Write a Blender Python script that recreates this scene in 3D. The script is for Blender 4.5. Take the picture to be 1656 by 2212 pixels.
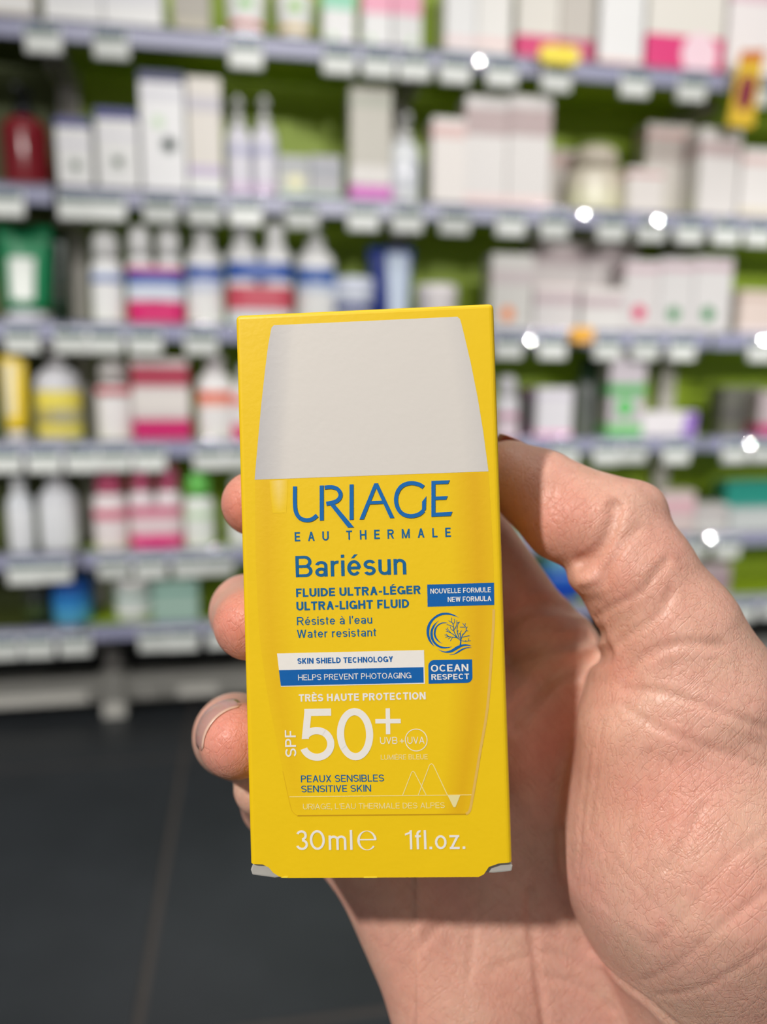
import bpy, bmesh, math, random
import numpy as np
from mathutils import Matrix, Vector

for _o in list(bpy.data.objects):
    bpy.data.objects.remove(_o, do_unlink=True)
SC = bpy.context.scene
COL = SC.collection
random.seed(7)

# ------------------------------------------------------------------ camera
FPX, CX, CY = 1662.0, 828.0, 1106.0            # focal length and centre in pixels of the 1656 x 2212 frame
EYE = np.array([0.0, 0.0, 0.72])
CR = np.array([0.985314, -0.170656, 0.005718])
CU = np.array([0.023369, 0.167945, 0.985519])
CF = np.array([0.169145, 0.970912, -0.169466])
cam_d = bpy.data.cameras.new('camera')
cam_d.sensor_fit = 'VERTICAL'; cam_d.sensor_height = 24.0; cam_d.sensor_width = 18.0
cam_d.lens = 24.0 * FPX / 2212.0
cam_d.clip_start = 0.01
cam_d.dof.use_dof = True
cam_d.dof.focus_distance = 0.149
cam_d.dof.aperture_fstop = cam_d.lens / 3.85     # a 3.85 mm phone aperture
cam = bpy.data.objects.new('camera', cam_d); COL.objects.link(cam)
cam.matrix_world = Matrix(((CR[0], CU[0], -CF[0], EYE[0]), (CR[1], CU[1], -CF[1], EYE[1]), (CR[2], CU[2], -CF[2], EYE[2]), (0, 0, 0, 1)))
SC.camera = cam

# ------------------------------------------------------------------ light
SC.view_settings.view_transform = 'Standard'
SC.view_settings.look = 'None'
SC.view_settings.gamma = 1.0
SC.view_settings.use_curve_mapping = False
SC.view_settings.exposure = 0.0
w = bpy.data.worlds.new('shop_air'); SC.world = w; w.use_nodes = True
bg = w.node_tree.nodes['Background']; bg.inputs[0].default_value = (1.0, 0.97, 0.93, 1); bg.inputs[1].default_value = 0.31

def c2w(p):
    """camera-space millimetres (right, up, forward) -> world metres"""
    p = np.asarray(p, float)
    return EYE + 0.001 * (p[..., 0:1] * CR + p[..., 1:2] * CU + p[..., 2:3] * CF)

def lamp(name, kind, loc, target, energy, color=(1, 1, 1), **kw):
    d = bpy.data.lights.new(name, kind); d.energy = energy; d.color = color
    for k, v in kw.items(): setattr(d, k, v)
    o = bpy.data.objects.new(name, d); COL.objects.link(o)
    o.location = loc
    o.rotation_euler = (Vector(target) - Vector(loc)).to_track_quat('-Z', 'Y').to_euler()
    return o
HOLD = c2w([0, -25, 160])
SPOT = c2w([0, -25, 160] + 1750 * np.array([-0.64, 0.79, -1.0]) / 1.42)
lamp('ceiling_spot_over_shoulder', 'SPOT', SPOT, HOLD, 114, (1.0, 0.955, 0.90), shadow_soft_size=0.045, spot_size=0.62, spot_blend=0.6)
# spots set further back in the shop, each aimed at a stretch of the shelving
for _x, _t, _e, _z in [(-0.75, -0.55, 115, 2.45), (0.15, 0.15, 150, 2.35), (0.95, 0.75, 180, 2.2), (1.7, 1.35, 180, 2.2)]:
    lamp('shelf_spot', 'SPOT', (_x, -2.9, _z), (_t, 1.5, 1.18), _e, (1.0, 0.97, 0.93), shadow_soft_size=0.05, spot_size=0.47, spot_blend=0.5)
lamp('shelf_spot', 'SPOT', (-1.6, -1.5, 2.5), (-0.25, 1.6, 0.06), 250, (1.0, 0.97, 0.93), shadow_soft_size=0.05, spot_size=0.40, spot_blend=0.6)  # added fill lamp, brightens the white base rail on the left
lamp('shelf_spot', 'SPOT', (2.0, -1.5, 2.5), (0.9, 1.6, 0.10), 210, (1.0, 0.97, 0.93), shadow_soft_size=0.05, spot_size=0.44, spot_blend=0.6)  # added fill lamp for the base rail on the right
lamp('ceiling_panel', 'AREA', (0.3, 0.1, 2.7), (0.3, 1.2, 0.6), 14, (1.0, 0.98, 0.95), shape='RECTANGLE', size=2.4, size_y=0.6)

# ------------------------------------------------------------------ helpers
def lin(c):
    return tuple(((v / 255.0) / 12.92 if v / 255.0 <= 0.04045 else ((v / 255.0 + 0.055) / 1.055) ** 2.4) for v in c)
_mats = {}
def mat(rgb, rough=0.5, metal=0.0, var=0.05, trans=0.0, alpha=1.0, bump=0.0, bscale=300.0, spec=0.5, coat=0.0):
    key = (tuple(rgb), rough, metal, var, trans, alpha, bump, bscale, spec, coat)
    if key in _mats: return _mats[key]
    m = bpy.data.materials.new('surface_%d_%d_%d' % tuple(rgb)); m.use_nodes = True
    nt = m.node_tree; b = nt.nodes['Principled BSDF']
    c = lin(rgb)
    tc = nt.nodes.new('ShaderNodeTexCoord'); nz = nt.nodes.new('ShaderNodeTexNoise')
    nz.inputs['Scale'].default_value = bscale; nz.inputs['Detail'].default_value = 3
    nt.links.new(tc.outputs['Object'], nz.inputs['Vector'])
    mx = nt.nodes.new('ShaderNodeMix'); mx.data_type = 'RGBA'
    mx.inputs[6].default_value = tuple(v * (1 - var) for v in c) + (1,)
    mx.inputs[7].default_value = tuple(min(1, v * (1 + var)) for v in c) + (1,)
    nt.links.new(nz.outputs['Fac'], mx.inputs[0]); nt.links.new(mx.outputs[2], b.inputs['Base Color'])
    b.inputs['Roughness'].default_value = rough; b.inputs['Metallic'].default_value = metal
    b.inputs['Specular IOR Level'].default_value = spec
    b.inputs['Transmission Weight'].default_value = trans; b.inputs['Alpha'].default_value = alpha
    b.inputs['Coat Weight'].default_value = coat
    if bump:
        bp = nt.nodes.new('ShaderNodeBump'); bp.inputs['Strength'].default_value = bump; bp.inputs['Distance'].default_value = 0.0002
        nt.links.new(nz.outputs['Fac'], bp.inputs['Height']); nt.links.new(bp.outputs[0], b.inputs['Normal'])
    _mats[key] = m
    return m

def mesh(name, verts, faces, material, parent=None, smooth=False):
    me = bpy.data.meshes.new(name); me.from_pydata([tuple(v) for v in verts], [], faces); me.update()
    if smooth: me.polygons.foreach_set('use_smooth', [True] * len(me.polygons))
    me.materials.append(material)
    o = bpy.data.objects.new(name, me); COL.objects.link(o)
    if parent is not None: o.parent = parent
    return o

def tag(o, label, cat, group=None):
    o['label'] = label; o['category'] = cat
    if group: o['group'] = group
    return o

def empty(name, loc, rz=0.0):
    o = bpy.data.objects.new(name, None); COL.objects.link(o)
    o.empty_display_size = 0.02
    o.location = loc; o.rotation_euler = (0, 0, rz)
    return o

def bm_mesh(name, bm, material, parent=None, smooth=False):
    me = bpy.data.meshes.new(name); bmesh.ops.recalc_face_normals(bm, faces=bm.faces[:]); bm.to_mesh(me); bm.free()
    if smooth: me.polygons.foreach_set('use_smooth', [True] * len(me.polygons))
    me.materials.append(material)
    o = bpy.data.objects.new(name, me); COL.objects.link(o)
    if parent is not None: o.parent = parent
    return o

def bevel_all(bm, r, seg=2):
    bmesh.ops.recalc_face_normals(bm, faces=bm.faces[:])
    if r: bmesh.ops.bevel(bm, geom=bm.edges[:], offset=r, segments=seg, profile=0.6, affect='EDGES', clamp_overlap=True)

def boxmesh(name, x0, x1, y0, y1, z0, z1, material, parent=None, bev=0.0, smooth=False):
    bm = bmesh.new()
    v = [bm.verts.new(p) for p in ((x0,y0,z0),(x1,y0,z0),(x1,y1,z0),(x0,y1,z0),(x0,y0,z1),(x1,y0,z1),(x1,y1,z1),(x0,y1,z1))]
    for f in ((0,1,2,3),(4,5,6,7),(0,1,5,4),(1,2,6,5),(2,3,7,6),(3,0,4,7)): bm.faces.new([v[i] for i in f])
    bevel_all(bm, bev)
    return bm_mesh(name, bm, material, parent, smooth)

def prism(name, poly, y0, y1, material, parent=None, bev=0.0):
    """polygon in x/z pushed through from y0 to y1"""
    bm = bmesh.new()
    a = [bm.verts.new((p[0], y0, p[1])) for p in poly]; b = [bm.verts.new((p[0], y1, p[1])) for p in poly]
    n = len(poly)
    bm.faces.new(a); bm.faces.new(b)
    for i in range(n): bm.faces.new((a[i], a[(i+1) % n], b[(i+1) % n], b[i]))
    bevel_all(bm, bev)
    return bm_mesh(name, bm, material, parent)

def lathe(name, prof, material, parent=None, sx=1.0, sy=1.0, seg=28, at=(0, 0), smooth=True):
    V, F = [], []
    for r, z in prof:
        for k in range(seg):
            a = 2 * math.pi * k / seg
            V.append((at[0] + r * sx * math.cos(a), at[1] + r * sy * math.sin(a), z))
    for i in range(len(prof) - 1):
        for k in range(seg):
            F.append((i*seg+k, i*seg+(k+1) % seg, (i+1)*seg+(k+1) % seg, (i+1)*seg+k))
    F.append(tuple(reversed(range(seg)))); F.append(tuple(range((len(prof)-1)*seg, len(prof)*seg)))
    return mesh(name, V, F, material, parent, smooth)

def ray(px, py):
    return CF + CR * (px - CX) / FPX - CU * (py - CY) / FPX
def at(px, py, Y):
    """point of the upright plane y = Y seen at a pixel of the photograph"""
    d = ray(px, py); return EYE + d * (Y - EYE[1]) / d[1]

# ------------------------------------------------------------------ floor
GROUT = mat((84, 79, 76), 0.75, var=0.15, bscale=60)
TILE = mat((58, 62, 66), 0.42, var=0.22, bscale=9, bump=0.15, spec=0.4)
floor = boxmesh('floor', -6.0, 6.6, -3.2, 2.6, -0.03, -0.003, GROUT); floor['kind'] = 'structure'
PX, PY, GAP = 0.63, 0.66, 0.011
_tile = None
for i in range(-7, 8):
    for j in range(-4, 3):
        x0, y0 = -0.14 + i * PX, 0.77 + j * PY
        if _tile is None:
            _tile = boxmesh('tile', GAP/2, PX-GAP/2, GAP/2, PY-GAP/2, -0.003, 0.0, TILE, floor, 0.001); t = _tile
        else:
            t = _tile.copy(); COL.objects.link(t); t.parent = floor
        t.location = (x0, y0, 0)
wall = boxmesh('wall_back', -6.0, 6.6, 1.80, 1.9, 0, 2.9, mat((70, 76, 60), 0.8)); wall['kind'] = 'structure'

# ------------------------------------------------------------------ shelving
YF, YB = 1.39, 1.548
ROWZ = [1.2560, 1.0105, 0.7970, 0.5995, 0.4065, 0.2720]          # middle of each price rail
POSTS = [-0.888, -0.300, 0.292, 0.878, 1.464]
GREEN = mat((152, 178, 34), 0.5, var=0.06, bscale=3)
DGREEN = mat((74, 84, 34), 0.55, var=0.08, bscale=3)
RAIL = mat((150, 152, 180), 0.28, var=0.05)
POSTM = mat((186, 181, 176), 0.5, var=0.06)
BASEM = mat((232, 230, 222), 0.45)
DARKB = mat((40, 42, 40), 0.7)
GLINT_LIPM = mat((206, 208, 222), 0.14, metal=0.9, var=.02)
SHTOP = 0.010
BAYLAB = ['shelving bay with green back at the far left edge holding green and yellow products',
          'shelving bay with green back left of centre, above the upright foot',
          'shelving bay with green back right of centre, behind the thumb',
          'shelving bay with green back cut off by the right edge']
for b in range(4):
    x0, x1 = POSTS[b], POSTS[b + 1]
    r = empty('shelving_bay', ((x0 + x1) / 2, YB, 0)); tag(r, BAYLAB[b], 'shelving', 'green shelving bays')
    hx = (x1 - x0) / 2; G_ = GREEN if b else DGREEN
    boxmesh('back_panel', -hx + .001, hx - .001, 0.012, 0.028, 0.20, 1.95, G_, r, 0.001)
    boxmesh('upright_post', -hx - .017, -hx + .017, -0.018, 0.010, 0.20, 1.98, POSTM, r, 0.002)
    boxmesh('upright_foot', -hx - .024, -hx + .024, 0.082, 0.134, 0.0, 0.105, BASEM, r, 0.004)
    boxmesh('lower_post', -hx - .015, -hx + .015, 0.092, 0.122, 0.106, 0.187, POSTM, r, 0.002)
    boxmesh('base_rail', -hx + .026, hx - .026, 0.088, 0.124, 0.034, 0.092, BASEM, r, 0.006)
    boxmesh('base_board', -hx + .002, hx - .002, 0.150, 0.165, 0.0, 0.187, DARKB, r, 0.001)
    boxmesh('under_panel', -hx + .002, hx - .002, -0.018, 0.165, 0.188, 0.199, DARKB, r, 0.001)
    for k, z in enumerate(ROWZ + [1.60]):
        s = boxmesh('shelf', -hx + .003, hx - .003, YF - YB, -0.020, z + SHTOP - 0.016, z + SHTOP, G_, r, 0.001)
        boxmesh('price_rail', -hx + .004, hx - .004, YF - YB - 0.008, YF - YB - 0.001, z - 0.015, z + 0.013, RAIL, s, 0.002)
        lathe('glint_lip', [(.0022, -hx + .004), (.0022, hx - .004)], GLINT_LIPM, s, seg=12)  # shiny bar added along the rail to catch lamp glints
        _l = s.children[-1]; _l.rotation_euler = (0, math.pi/2, 0); _l.location = (0, YF - YB - .0085, z + .0145)
        for sx in (-1, 1):
            xs = sx * (hx - 0.012)
            prism('bracket', [(xs - .004, z - .007), (xs + .004, z - .007), (xs + .004, z - .032), (xs - .004, z - .032)], -0.10, -0.019, POSTM, s)

# ------------------------------------------------------------------ goods on the shelves
WHITE = (236, 236, 236)
def place(px0, px1, ytop, row, dy):
    Y = YF + 0.006 + dy
    zb = ROWZ[row] + SHTOP + 0.0002
    # pixel row of the shelf top at this place
    ymid = ytop + 40
    a, c = at(px0, ymid, Y), at(px1, ymid, Y)
    zt = at((px0 + px1) / 2, ytop, Y)[2]
    return (a[0] + c[0]) / 2, Y, zb, c[0] - a[0], zt - zb

def carton(px0, px1, ytop, row, base, label, bands=(), marks=(), top=None, d=0.05, dy=0.0, rz=0.0, rough=0.38, cat='box', name='carton', group=None):
    x, Y, zb, w_, h = place(px0, px1, ytop, row, dy)
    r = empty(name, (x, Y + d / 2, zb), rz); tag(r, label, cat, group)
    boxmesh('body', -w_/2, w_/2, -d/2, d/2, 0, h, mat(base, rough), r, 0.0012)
    for f0, f1, c in bands:
        boxmesh('printed_band', -w_/2 - .0004, w_/2 + .0004, -d/2 - .0004, d/2 + .0004, f0*h, f1*h, mat(c, rough), r, 0.001)
    if top: boxmesh('lid', -w_/2 - .0008, w_/2 + .0008, -d/2 - .0008, d/2 + .0008, h*top[0], h + .001, mat(top[1], rough), r, 0.001)
    for fx, fz, rr, c in marks:
        n = 20; fz = max(fz, (rr*w_ + .001)/h)
        prism('printed_dot', [(fx*w_/2 + rr*w_*math.cos(2*math.pi*k/n), fz*h + rr*w_*math.sin(2*math.pi*k/n)) for k in range(n)], -d/2 - .0009, -d/2 - .0005, mat(c, rough), r)
    return r

def body_prof(w_, hb, sh):
    """bottle body radius profile with a soft foot and a shoulder of height sh"""
    R = w_ / 2
    p = [(R*.90, 0), (R*.98, .003), (R, .008), (R, hb - sh)]
    for k in range(1, 7):
        a = k / 6 * math.pi / 2
        p.append((R*.34 + R*.66*math.cos(a), hb - sh + sh*math.sin(a)))
    return p

def bottle_parts(r, w_, h, base, capcol, cap, bands, dep, ox=0.0, rough=0.3):
    fb = {'cap': .80, 'pump': .74, 'dome': .72}[cap]
    hb = h * fb; sh = min(.035, h * .16); prof = body_prof(w_, hb, sh)
    sy = dep / w_
    lathe('body', prof, mat(base, rough), r, 1, sy, at=(ox, 0))
    for f0, f1, c in bands:
        z0, z1 = f0*h, min(f1*h, hb - sh)
        lathe('label_band', [(w_/2 + .0004, z0), (w_/2 + .0006, z0 + .0008), (w_/2 + .0006, z1 - .0008), (w_/2 + .0004, z1)], mat(c, rough), r, 1, sy, at=(ox, 0))
    if cap == 'cap':
        R = w_*.27
        lathe('cap', [(R, hb), (R, hb + .002), (R, h - .004), (R*.9, h)], mat(capcol, rough), r, at=(ox, 0))
    elif cap == 'dome':
        R = w_*.40
        lathe('cap', [(R, hb - .004), (R, hb + (h-hb)*.55), (R*.9, hb + (h-hb)*.8), (R*.6, h)], mat(capcol, rough), r, 1, max(sy, .8), at=(ox, 0))
    else:
        R = w_*.22
        lathe('collar', [(R, hb), (R, hb + (h-hb)*.35), (R*.8, hb + (h-hb)*.4)], mat(capcol, rough), r, at=(ox, 0))
        p = lathe('pump_head', [(R*.35, hb + (h-hb)*.38), (R*.35, hb + (h-hb)*.72), (R*.9, hb + (h-hb)*.76), (R*.9, h - .002), (R*.7, h)], mat(capcol, rough), r, at=(ox, 0))
        boxmesh('nozzle', ox - R*.3, ox + R*.3, -w_*.55, -R*.3, h - (h-hb)*.2, h - (h-hb)*.05, mat(capcol, rough), p, .001)

def bottle(px0, px1, ytop, row, base, label, capcol=WHITE, cap='cap', bands=(), dep=None, dy=0.0, name='bottle', cat='bottle', rough=0.3, group=None):
    x, Y, zb, w_, h = place(px0, px1, ytop, row, dy)
    dep = dep or w_*.72
    r = empty(name, (x, Y + max(dep/2, w_*.5), zb)); tag(r, label, cat, group)
    bottle_parts(r, w_, h, base, capcol, cap, bands, dep, 0, rough)
    return r

def twin(px0, px1, ytop, row, base, label, capcol, bands, cap='dome', dy=0.0):
    x, Y, zb, w_, h = place(px0, px1, ytop, row, dy)
    b = w_/2*.97; dep = b*.75
    r = empty('twin_pack', (x, Y + dep/2 + .004, zb)); tag(r, label, 'bottle pack')
    for s in (-1, 1): bottle_parts(r, b, h, base, capcol, cap, (), dep, s*w_/4)
    for f0, f1, c in bands:
        bm = bmesh.new()
        n = 10; loop = []
        for k in range(n + 1): a = -math.pi/2 + math.pi*k/n; loop.append((w_/4 + (b/2+.0006)*math.cos(a), (dep/2+.0006)*math.sin(a)))
        for k in range(n + 1): a = math.pi/2 + math.pi*k/n; loop.append((-w_/4 + (b/2+.0006)*math.cos(a), (dep/2+.0006)*math.sin(a)))
        lo = [bm.verts.new((p[0], p[1], f0*h)) for p in loop]; hi = [bm.verts.new((p[0], p[1], f1*h)) for p in loop]
        for k in range(len(loop)): bm.faces.new((lo[k], lo[(k+1) % len(loop)], hi[(k+1) % len(loop)], hi[k]))
        bm_mesh('sleeve', bm, mat(c, .3), r)
    return r

def tube(px0, px1, ytop, row, base, label, capcol=WHITE, bands=(), patch=None, dy=0.0, group=None):
    x, Y, zb, w_, h = place(px0, px1, ytop, row, dy)
    hc = h*.14; seg = 24
    r = empty('tube', (x, Y + w_*.42, zb)); tag(r, label, 'tube', group)
    def ring(f):   # f 0 at the cap, 1 at the crimp
        rx = w_*(.40 + .10*f); ry = max(.0012, w_*.40*(1 - f)**.8)
        return rx, ry
    def sleeve(nm, f0, f1, off, c, steps=8):
        V, F = [], []
        for i in range(steps + 1):
            f = f0 + (f1 - f0)*i/steps; rx, ry = ring(f)
            for k in range(seg):
                a = 2*math.pi*k/seg; V.append(((rx+off)*math.cos(a), (ry+off)*math.sin(a), hc + (h-hc)*f))
        for i in range(steps):
            for k in range(seg): F.append((i*seg+k, i*seg+(k+1) % seg, (i+1)*seg+(k+1) % seg, (i+1)*seg+k))
        F.append(tuple(reversed(range(seg)))); F.append(tuple(range(steps*seg, (steps+1)*seg)))
        return mesh(nm, V, F, mat(c, .3), r, True)
    sleeve('body', 0, 1, 0, base)
    for f0, f1, c in bands: sleeve('printed_band', f0, f1, .0005, c, 3)
    lathe('cap', [(w_*.36, 0), (w_*.385, .002), (w_*.385, hc - .002), (w_*.37, hc)], mat(capcol, .3), r)
    if patch:
        fx0, fx1, f0, f1, c = patch
        V, F = [], []; n, m = 6, 6
        for i in range(n + 1):
            f = f0 + (f1-f0)*i/n; rx, ry = ring(f)
            for k in range(m + 1):
                u = fx0 + (fx1-fx0)*k/m
                V.append((u*rx, -(ry+.0012)*math.sqrt(max(0, 1-u*u)), hc + (h-hc)*f))
        for i in range(n):
            for k in range(m): F.append((i*(m+1)+k, i*(m+1)+k+1, (i+1)*(m+1)+k+1, (i+1)*(m+1)+k))
        mesh('front_label', V, F, mat(c, .3), r, True)
    return r

def jar(px0, px1, ytop, row, base, label, lidcol, bands=(), dy=0.0, lidf=.35, dep=None):
    x, Y, zb, w_, h = place(px0, px1, ytop, row, dy)
    R = w_/2; hb = h*(1-lidf); sy = (dep/w_) if dep else 1
    r = empty('jar', (x, Y + R*sy + .002, zb)); tag(r, label, 'jar')
    lathe('body', [(R*.86, 0), (R*.95, .003), (R*.96, hb*.9), (R*.9, hb)], mat(base, .25), r, 1, sy)
    lathe('lid', [(R*.99, hb + .0005), (R, hb + .003), (R, h - .004), (R*.93, h)], mat(lidcol, .3), r, 1, sy)
    for f0, f1, c in bands:
        lathe('label_band', [(R*.965, f0*h), (R*.968, f0*h+.001), (R*.968, f1*h-.001), (R*.965, f1*h)], mat(c, .3), r, 1, sy)
    return r

PINK, MAG, RED, BLUE, NAVY = (236, 130, 160), (214, 24, 110), (206, 50, 72), (52, 92, 176), (38, 42, 130)
LGREY, LILAC, BEIGE = (214, 212, 212), (196, 182, 214), (206, 198, 186)
# --- top shelf
carton(-40, 64, -120, 0, (230, 222, 210), 'cream carton with a white lower band at the far left of the top shelf', [(.0, .16, (196, 186, 170)), (.17, .34, WHITE)], d=.06)
carton(88, 214, -130, 0, WHITE, 'white carton with a grey text block and peach corner, left of a matching one', [(.30, .62, (226, 226, 230))], [(.75, .74, .08, (240, 190, 160))], d=.06)
carton(217, 345, -130, 0, WHITE, 'white carton with a grey text block, right one of the pair on top left', [(.30, .62, (222, 222, 228))], [(-.8, .72, .09, (240, 186, 150))], d=.06)
carton(372, 452, -60, 0, (186, 178, 164), 'grey beige carton standing back in shade on the top shelf', [(.4, .9, (170, 164, 156))], d=.05, dy=.05)  # grey body and band colours include the shade it stands in
tube(478, 577, -150, 0, WHITE, 'white tube with green leaf print and red line on the top shelf', WHITE, [(.02, .08, (240, 150, 150))], (-.35, .35, .22, .34, (150, 205, 130)))
tube(590, 682, -150, 0, WHITE, 'white tube with green leaf and yellow line on the top shelf', WHITE, [(.0, .06, (240, 210, 140)), (.42, .52, (245, 180, 70))], (-.35, .35, .20, .33, (160, 205, 120)))
carton(697, 766, -110, 0, WHITE, 'white carton with a mint green band on the top shelf', [(.40, .58, (150, 220, 190))], [(-.4, .12, .10, (190, 230, 180))], d=.045)
carton(783, 846, -110, 0, WHITE, 'white carton with a pink band just left of the centre post', [(.38, .60, (246, 170, 195))], [(-.4, .12, .10, (190, 230, 180))], d=.045)
carton(850, 912, -110, 0, (226, 226, 226), 'white carton with a pink band just in front of the centre post', [(.38, .60, (240, 165, 190))], [(.3, .14, .10, (190, 230, 180))], d=.045, dy=.004)
carton(964, 1032, -120, 0, WHITE, 'plain white carton right of the centre post on the top shelf', [(.12, .2, (244, 222, 222))], d=.05)
carton(1034, 1108, -120, 0, (238, 236, 232), 'plain white carton left of the first magenta based carton', [(.12, .2, (246, 218, 216))], d=.05)
carton(1120, 1212, -90, 0, (226, 222, 214), 'off white carton with magenta base behind the yellow promo tag', [(.0, .28, MAG)], [(.7, .15, .16, (240, 190, 210))], d=.05)
carton(1214, 1288, -90, 0, (196, 190, 182), 'shaded beige carton with magenta base right of the yellow promo tag', [(.0, .28, (190, 40, 100))], [(-.1, .15, .22, (225, 180, 200))], d=.05, dy=.012)  # beige and magenta darkened, shade put into the colours
carton(1302, 1398, -110, 0, WHITE, 'white carton with a faint red foot line between two magenta based cartons', [(.06, .1, (244, 206, 200))], d=.05)
carton(1404, 1572, -80, 0, (230, 226, 218), 'large off white carton with magenta base and white disc', [(.0, .36, (224, 40, 120))], [(.38, .17, .24, (246, 214, 226))], d=.06)
carton(1582, 1700, -100, 0, (238, 232, 232), 'white carton with pink top at the right end of the top shelf', [(.62, .8, (228, 196, 208))], d=.06)
# --- second shelf
bottle(-18, 88, 178, 1, (128, 14, 30), 'dark red round bottle with a black pump at the left edge', (18, 20, 34), 'pump', [], dep=.08, rough=.18)
carton(120, 196, 256, 1, WHITE, 'short white carton with a navy top and small dark dot', [(.62, .70, (226, 224, 236))], [(.05, .36, .22, (206, 212, 206)), (.05, .36, .09, (50, 80, 70))], (.88, NAVY), d=.05)
carton(206, 296, 236, 1, WHITE, 'white carton with a navy top and dark dot, second from the dark red bottle', [(.66, .72, (226, 224, 236))], [(.0, .38, .20, (206, 212, 206)), (.0, .38, .09, (44, 70, 64))], (.88, NAVY), d=.05)
carton(300, 396, 156, 1, (240, 240, 242), 'tall white carton with a navy top and big grey dot', [(.78, .86, (222, 222, 230))], [(.25, .42, .21, (196, 204, 204)), (.25, .42, .14, (74, 86, 92)), (-.2, .6, .14, (206, 230, 196))], (.92, (32, 36, 100)), d=.055)
carton(402, 476, 166, 1, (224, 218, 210), 'tall beige carton with lilac bands beside the big grey dot carton', [(.72, .84, (196, 192, 202)), (.18, .27, LILAC), (.0, .16, (236, 238, 238))], d=.05)
bottle(486, 541, 206, 1, (226, 224, 234), 'slim lilac white pump bottle, left one of the pair', WHITE, 'pump', [(.0, .04, (180, 220, 180)), (.06, .18, (226, 206, 232)), (.44, .54, (196, 196, 222))])
bottle(543, 598, 206, 1, (230, 228, 238), 'slim lilac white pump bottle, right one of the pair', WHITE, 'pump', [(.0, .04, (180, 220, 180)), (.06, .18, (226, 206, 232)), (.44, .54, (196, 196, 222))])
carton(600, 668, 336, 1, (190, 192, 184), 'low grey green carton with a yellow patch on the second shelf', [(.0, .22, (190, 218, 190)), (.70, .9, (158, 162, 172))], [(.1, .42, .22, (238, 234, 180))], d=.05)
carton(670, 738, 336, 1, (170, 170, 176), 'low grey carton with mint foot right of the yellow patched carton', [(.0, .22, (176, 204, 180)), (.6, .8, (150, 154, 166))], d=.05, dy=.006)
carton(756, 846, 190, 1, (190, 186, 174), 'tall grey carton with a bright magenta foot left of the centre post', [(.0, .17, (214, 96, 196)), (.18, .34, (222, 218, 214)), (.84, .92, (172, 176, 160))], d=.05)
bottle(846, 914, 242, 1, (232, 236, 240), 'glossy white spray bottle under the centre post', WHITE, 'pump', [(.2, .5, (222, 226, 234))], rough=.15)
carton(934, 1006, 254, 1, (236, 230, 226), 'white carton with a pale pink top next to the pair of tall cartons', [(.78, .92, (226, 190, 186)), (.0, .05, (238, 216, 214))], d=.05)
carton(1006, 1098, 208, 1, (228, 224, 222), 'tall white carton with greyish pink upper band, left one of the pair', [(.66, .90, (186, 164, 164)), (.04, .14, (240, 216, 214))], d=.05)
carton(1100, 1192, 208, 1, (224, 220, 218), 'tall white carton with greyish pink upper band, right one of the pair', [(.66, .90, (182, 160, 160)), (.04, .14, (240, 216, 214))], d=.05, dy=.003)
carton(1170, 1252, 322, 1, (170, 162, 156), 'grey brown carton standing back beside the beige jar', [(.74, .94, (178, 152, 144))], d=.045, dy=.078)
bottle(1252, 1372, 300, 1, (216, 208, 190), 'wide beige bottle with a pale yellow label', (196, 186, 170), 'dome', [(.12, .42, (226, 222, 196))], dep=.07)
carton(1356, 1432, 362, 1, (228, 222, 218), 'small white carton with a pink top line in front of the tall grey carton', [(.82, .9, (206, 150, 150))], d=.045)
carton(1398, 1500, 268, 1, (206, 200, 194), 'tall grey white carton with a pink line below its top', [(.86, .92, (206, 160, 160)), (.62, .84, (182, 172, 166))], d=.05, dy=.055)
carton(1512, 1600, 278, 1, (228, 224, 222), 'white carton below the yellow hanging strip', [(.70, .86, (196, 176, 176))], d=.05, rz=.05)
carton(1602, 1700, 322, 1, (236, 232, 230), 'white carton at the right end of the second shelf', [(.78, .9, (228, 200, 196)), (.0, .2, (230, 222, 204))], d=.05)
# --- third shelf
tube(-26, 102, 478, 2, (20, 132, 84), 'green tube with a white label panel at the left edge', (214, 214, 222), [], (-.55, .45, .12, .62, (214, 220, 214)))
tube(84, 140, 500, 2, (16, 66, 44), 'dark green tube standing behind the green one', (40, 60, 50), [(.28, .34, (110, 116, 104))], None, dy=.086)
bottle(186, 258, 492, 2, WHITE, 'white bottle with a blue line, first left of the magenta sleeved twin pack', WHITE, 'dome', [(.46, .49, BLUE), (.49, .58, (176, 190, 222))])
twin(266, 392, 486, 2, WHITE, 'twin pack of white bottles with a magenta lower sleeve', WHITE, [(.03, .26, MAG), (.27, .42, (214, 222, 236)), (.42, .54, BLUE), (.54, .60, (206, 70, 130))])
bottle(396, 478, 484, 2, WHITE, 'white bottle with a blue label between the two twin packs', WHITE, 'cap', [(.48, .61, BLUE), (.36, .48, (204, 212, 232))])
twin(486, 632, 478, 2, WHITE, 'twin pack of white bottles with blue and red sleeve bands', WHITE, [(.18, .40, (206, 76, 96)), (.46, .63, BLUE), (.0, .18, (214, 222, 226))], 'cap')
bottle(640, 728, 468, 2, WHITE, 'white pump bottle with a blue label above the carton corner', WHITE, 'pump', [(.42, .56, (64, 104, 180)), (.34, .42, (200, 212, 232))])
jar(720, 816, 596, 2, (226, 232, 244), 'white jar with a navy band and lid above the yellow carton', (214, 220, 236), [(.34, .52, (30, 46, 126))])
tube(800, 902, 528, 2, (26, 50, 130), 'dark blue tube with a white front above the yellow carton', (26, 46, 120), [], (-.2, .8, .02, .92, (206, 220, 240)))
jar(908, 998, 612, 2, (226, 220, 224), 'pinkish white jar above the top right of the yellow carton', (236, 230, 232), [(.2, .4, (216, 176, 190))])
carton(1062, 1152, 548, 2, (206, 204, 200), 'white carton with a small orange dot right of the yellow carton', [(.62, .8, (196, 184, 186))], [(-.2, .24, .16, (240, 140, 70))], d=.05)
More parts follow.
